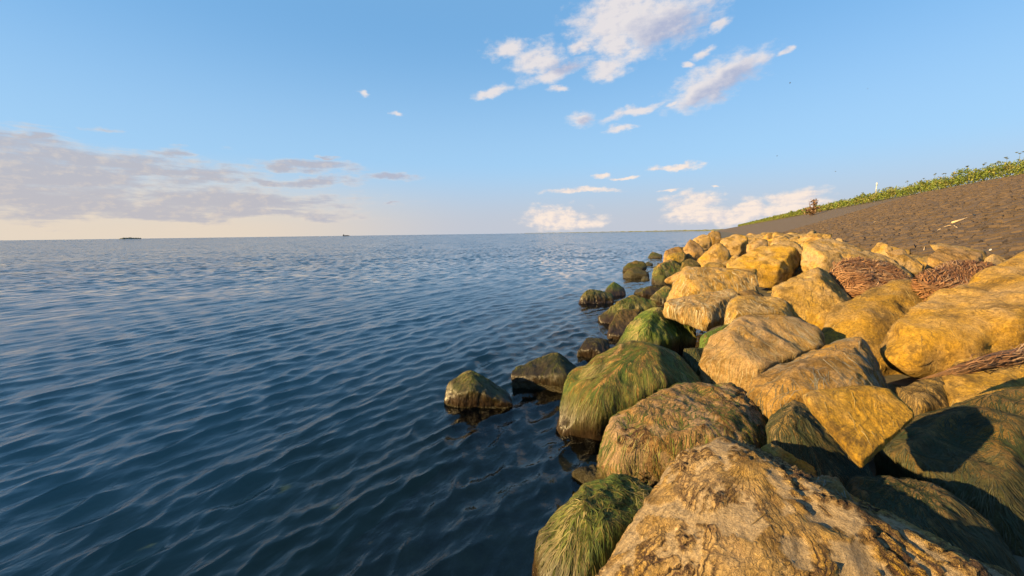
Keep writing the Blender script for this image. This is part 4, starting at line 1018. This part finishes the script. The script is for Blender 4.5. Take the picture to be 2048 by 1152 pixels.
# low wooded fort island
c_ = ray(261, 479); c_ = c_ / c_[1] * 3000; L_, Hh = 62.0, 13.0
rs = np.random.default_rng(8); nx = 40
V, F = [], []
for k in range(nx + 1):
    x = -1 + 2 * k / nx; prof = (1 - abs(x) ** 6) ** .5
    hh = prof * (Hh * (.68 + .14 * rs.normal()) if abs(x) > .12 else Hh * .9); w = 30 * prof + 2
    V += [(x * L_, -w, -2), (x * L_, -w * .8, hh * .55), (x * L_, -w * .3, hh), (x * L_, w * .3, hh), (x * L_, w * .8, hh * .55), (x * L_, w, -2)]
for k in range(nx):
    for a in range(5): F.append((k * 6 + a, k * 6 + a + 1, (k + 1) * 6 + a + 1, (k + 1) * 6 + a))
o = poly_obj('island', V, F, M_FAR, None, False); o.location = (c_[0], c_[1], 0); o.rotation_euler.z = -math.atan2(c_[0], c_[1])
tag(o, 'low dark wooded island on the left horizon', 'island')
c_ = ray(692, 472); c_ = c_ / c_[1] * 2600
shp = empty('ship', (c_[0], c_[1], 0)); shp.rotation_euler.z = .35
def boxm(x0, x1, y0, y1, z0, z1, tp=0): 
    return [(x0, y0, z0), (x1 - tp, y0, z0), (x1 - tp, y1, z0), (x0, y1, z0), (x0, y0, z1), (x1, y0, z1), (x1, y1, z1), (x0, y1, z1)], [(3, 2, 1, 0), (4, 5, 6, 7), (0, 1, 5, 4), (1, 2, 6, 5), (2, 3, 7, 6), (3, 0, 4, 7)]
for nm, bx in (('hull', (-20, 22, -4, 4, -1, 4, 4)), ('wheelhouse', (-17, -10, -3, 3, 4, 10)), ('cargo_hatch', (-7, 14, -3, 3, 4, 5.5)), ('mast', (-14, -13.4, -.3, .3, 10, 15))):
    V, F = boxm(*bx); poly_obj(nm, V, F, M_SHIP, shp, False)
tag(shp, 'tiny dark cargo ship on the horizon left of centre', 'ship')
# far coast low over the horizon where the shore runs out
V, F = [], []; nx = 240; rs = np.random.default_rng(2)
for k in range(nx + 1):
    px = 1035 + (1470 - 1035) * k / nx; r = ray(px, 466); r = r / r[1] * (9000 - 3500 * k / nx)
    q = k / nx; hh = (6 + 16 * q ** 1.5) * (1 + .35 * perlin(np.array([[k * .22, 0, 0]]), 3)[0] * 2) * (1.0 if q > .03 else 0.2) + rs.uniform(0, 3) * q
    r2 = r * 1.15
    V += [(r[0], r[1], -3), (r[0], r[1], hh), (r2[0], r2[1], hh), (r2[0], r2[1], -3)]
for k in range(nx):
    for a in range(3): F.append((k * 4 + a, k * 4 + a + 1, (k + 1) * 4 + a + 1, (k + 1) * 4 + a))
tag(poly_obj('far_coast', V, F, M_FAR, None, False), kind='structure')

# boulders of the bank that stay hidden behind others are one mass of fill
bpy.context.view_layer.update()
dg = bpy.context.evaluated_depsgraph_get()
hide, cache = [], {}
for o in scattered:
    me = o.data
    if me.name not in cache:
        a = np.empty(len(me.vertices) * 3, np.float32); me.vertices.foreach_get('co', a); cache[me.name] = a.reshape(-1, 3)
    M = np.array(o.matrix_world); Vw = cache[me.name] @ M[:3, :3].T + M[:3, 3]
    seen = 0
    for v in Vw[::23]:
        d = (v - C0) @ FW
        if d < .3: continue
        px, py = (v - C0) @ RT / d * FPX + 1024, 576 - (v - C0) @ UP / d * FPX
        if not (0 < px < 2048 and 0 < py < 1152) or v[2] < .03: continue
        dr_ = Vector(v - C0); L_ = dr_.length
        hit, loc, _, _, ho, _ = SC.ray_cast(dg, Vector(C0), dr_.normalized(), distance=L_ + .5)
        if hit and ho.name == o.name: seen += 1
        if seen >= 3: break
    if seen < 3: hide.append((o, Vw))
VV, FF, FB, n0 = [], [], [], 0
for o, Vw in hide:
    me = o.data; f = np.empty(len(me.polygons) * 3, np.int32); me.loops.foreach_get('vertex_index', f)
    b = np.empty(len(me.vertices) * 3, np.float32); me.attributes['fib'].data.foreach_get('vector', b)
    VV.append(Vw); FF.append(f.reshape(-1, 3) + n0); FB.append(b.reshape(-1, 3)); n0 += len(Vw)
for o, _ in hide: bpy.data.objects.remove(o)
if VV:
    n_ = sum(len(v) for v in VV)
    o = mesh_arrays('boulder_fill', np.concatenate(VV), np.concatenate(FF), M_ROCK, attrs={'fib': ('FLOAT_VECTOR', np.concatenate(FB)), 'peel': ('FLOAT', np.zeros(n_)), 'rim': ('FLOAT', np.zeros(n_))})
    o.color = (.15, .5, .35, 1)
    tag(o, 'mass of smaller boulders filling the gaps under the rock bank', 'boulders', kind='stuff')
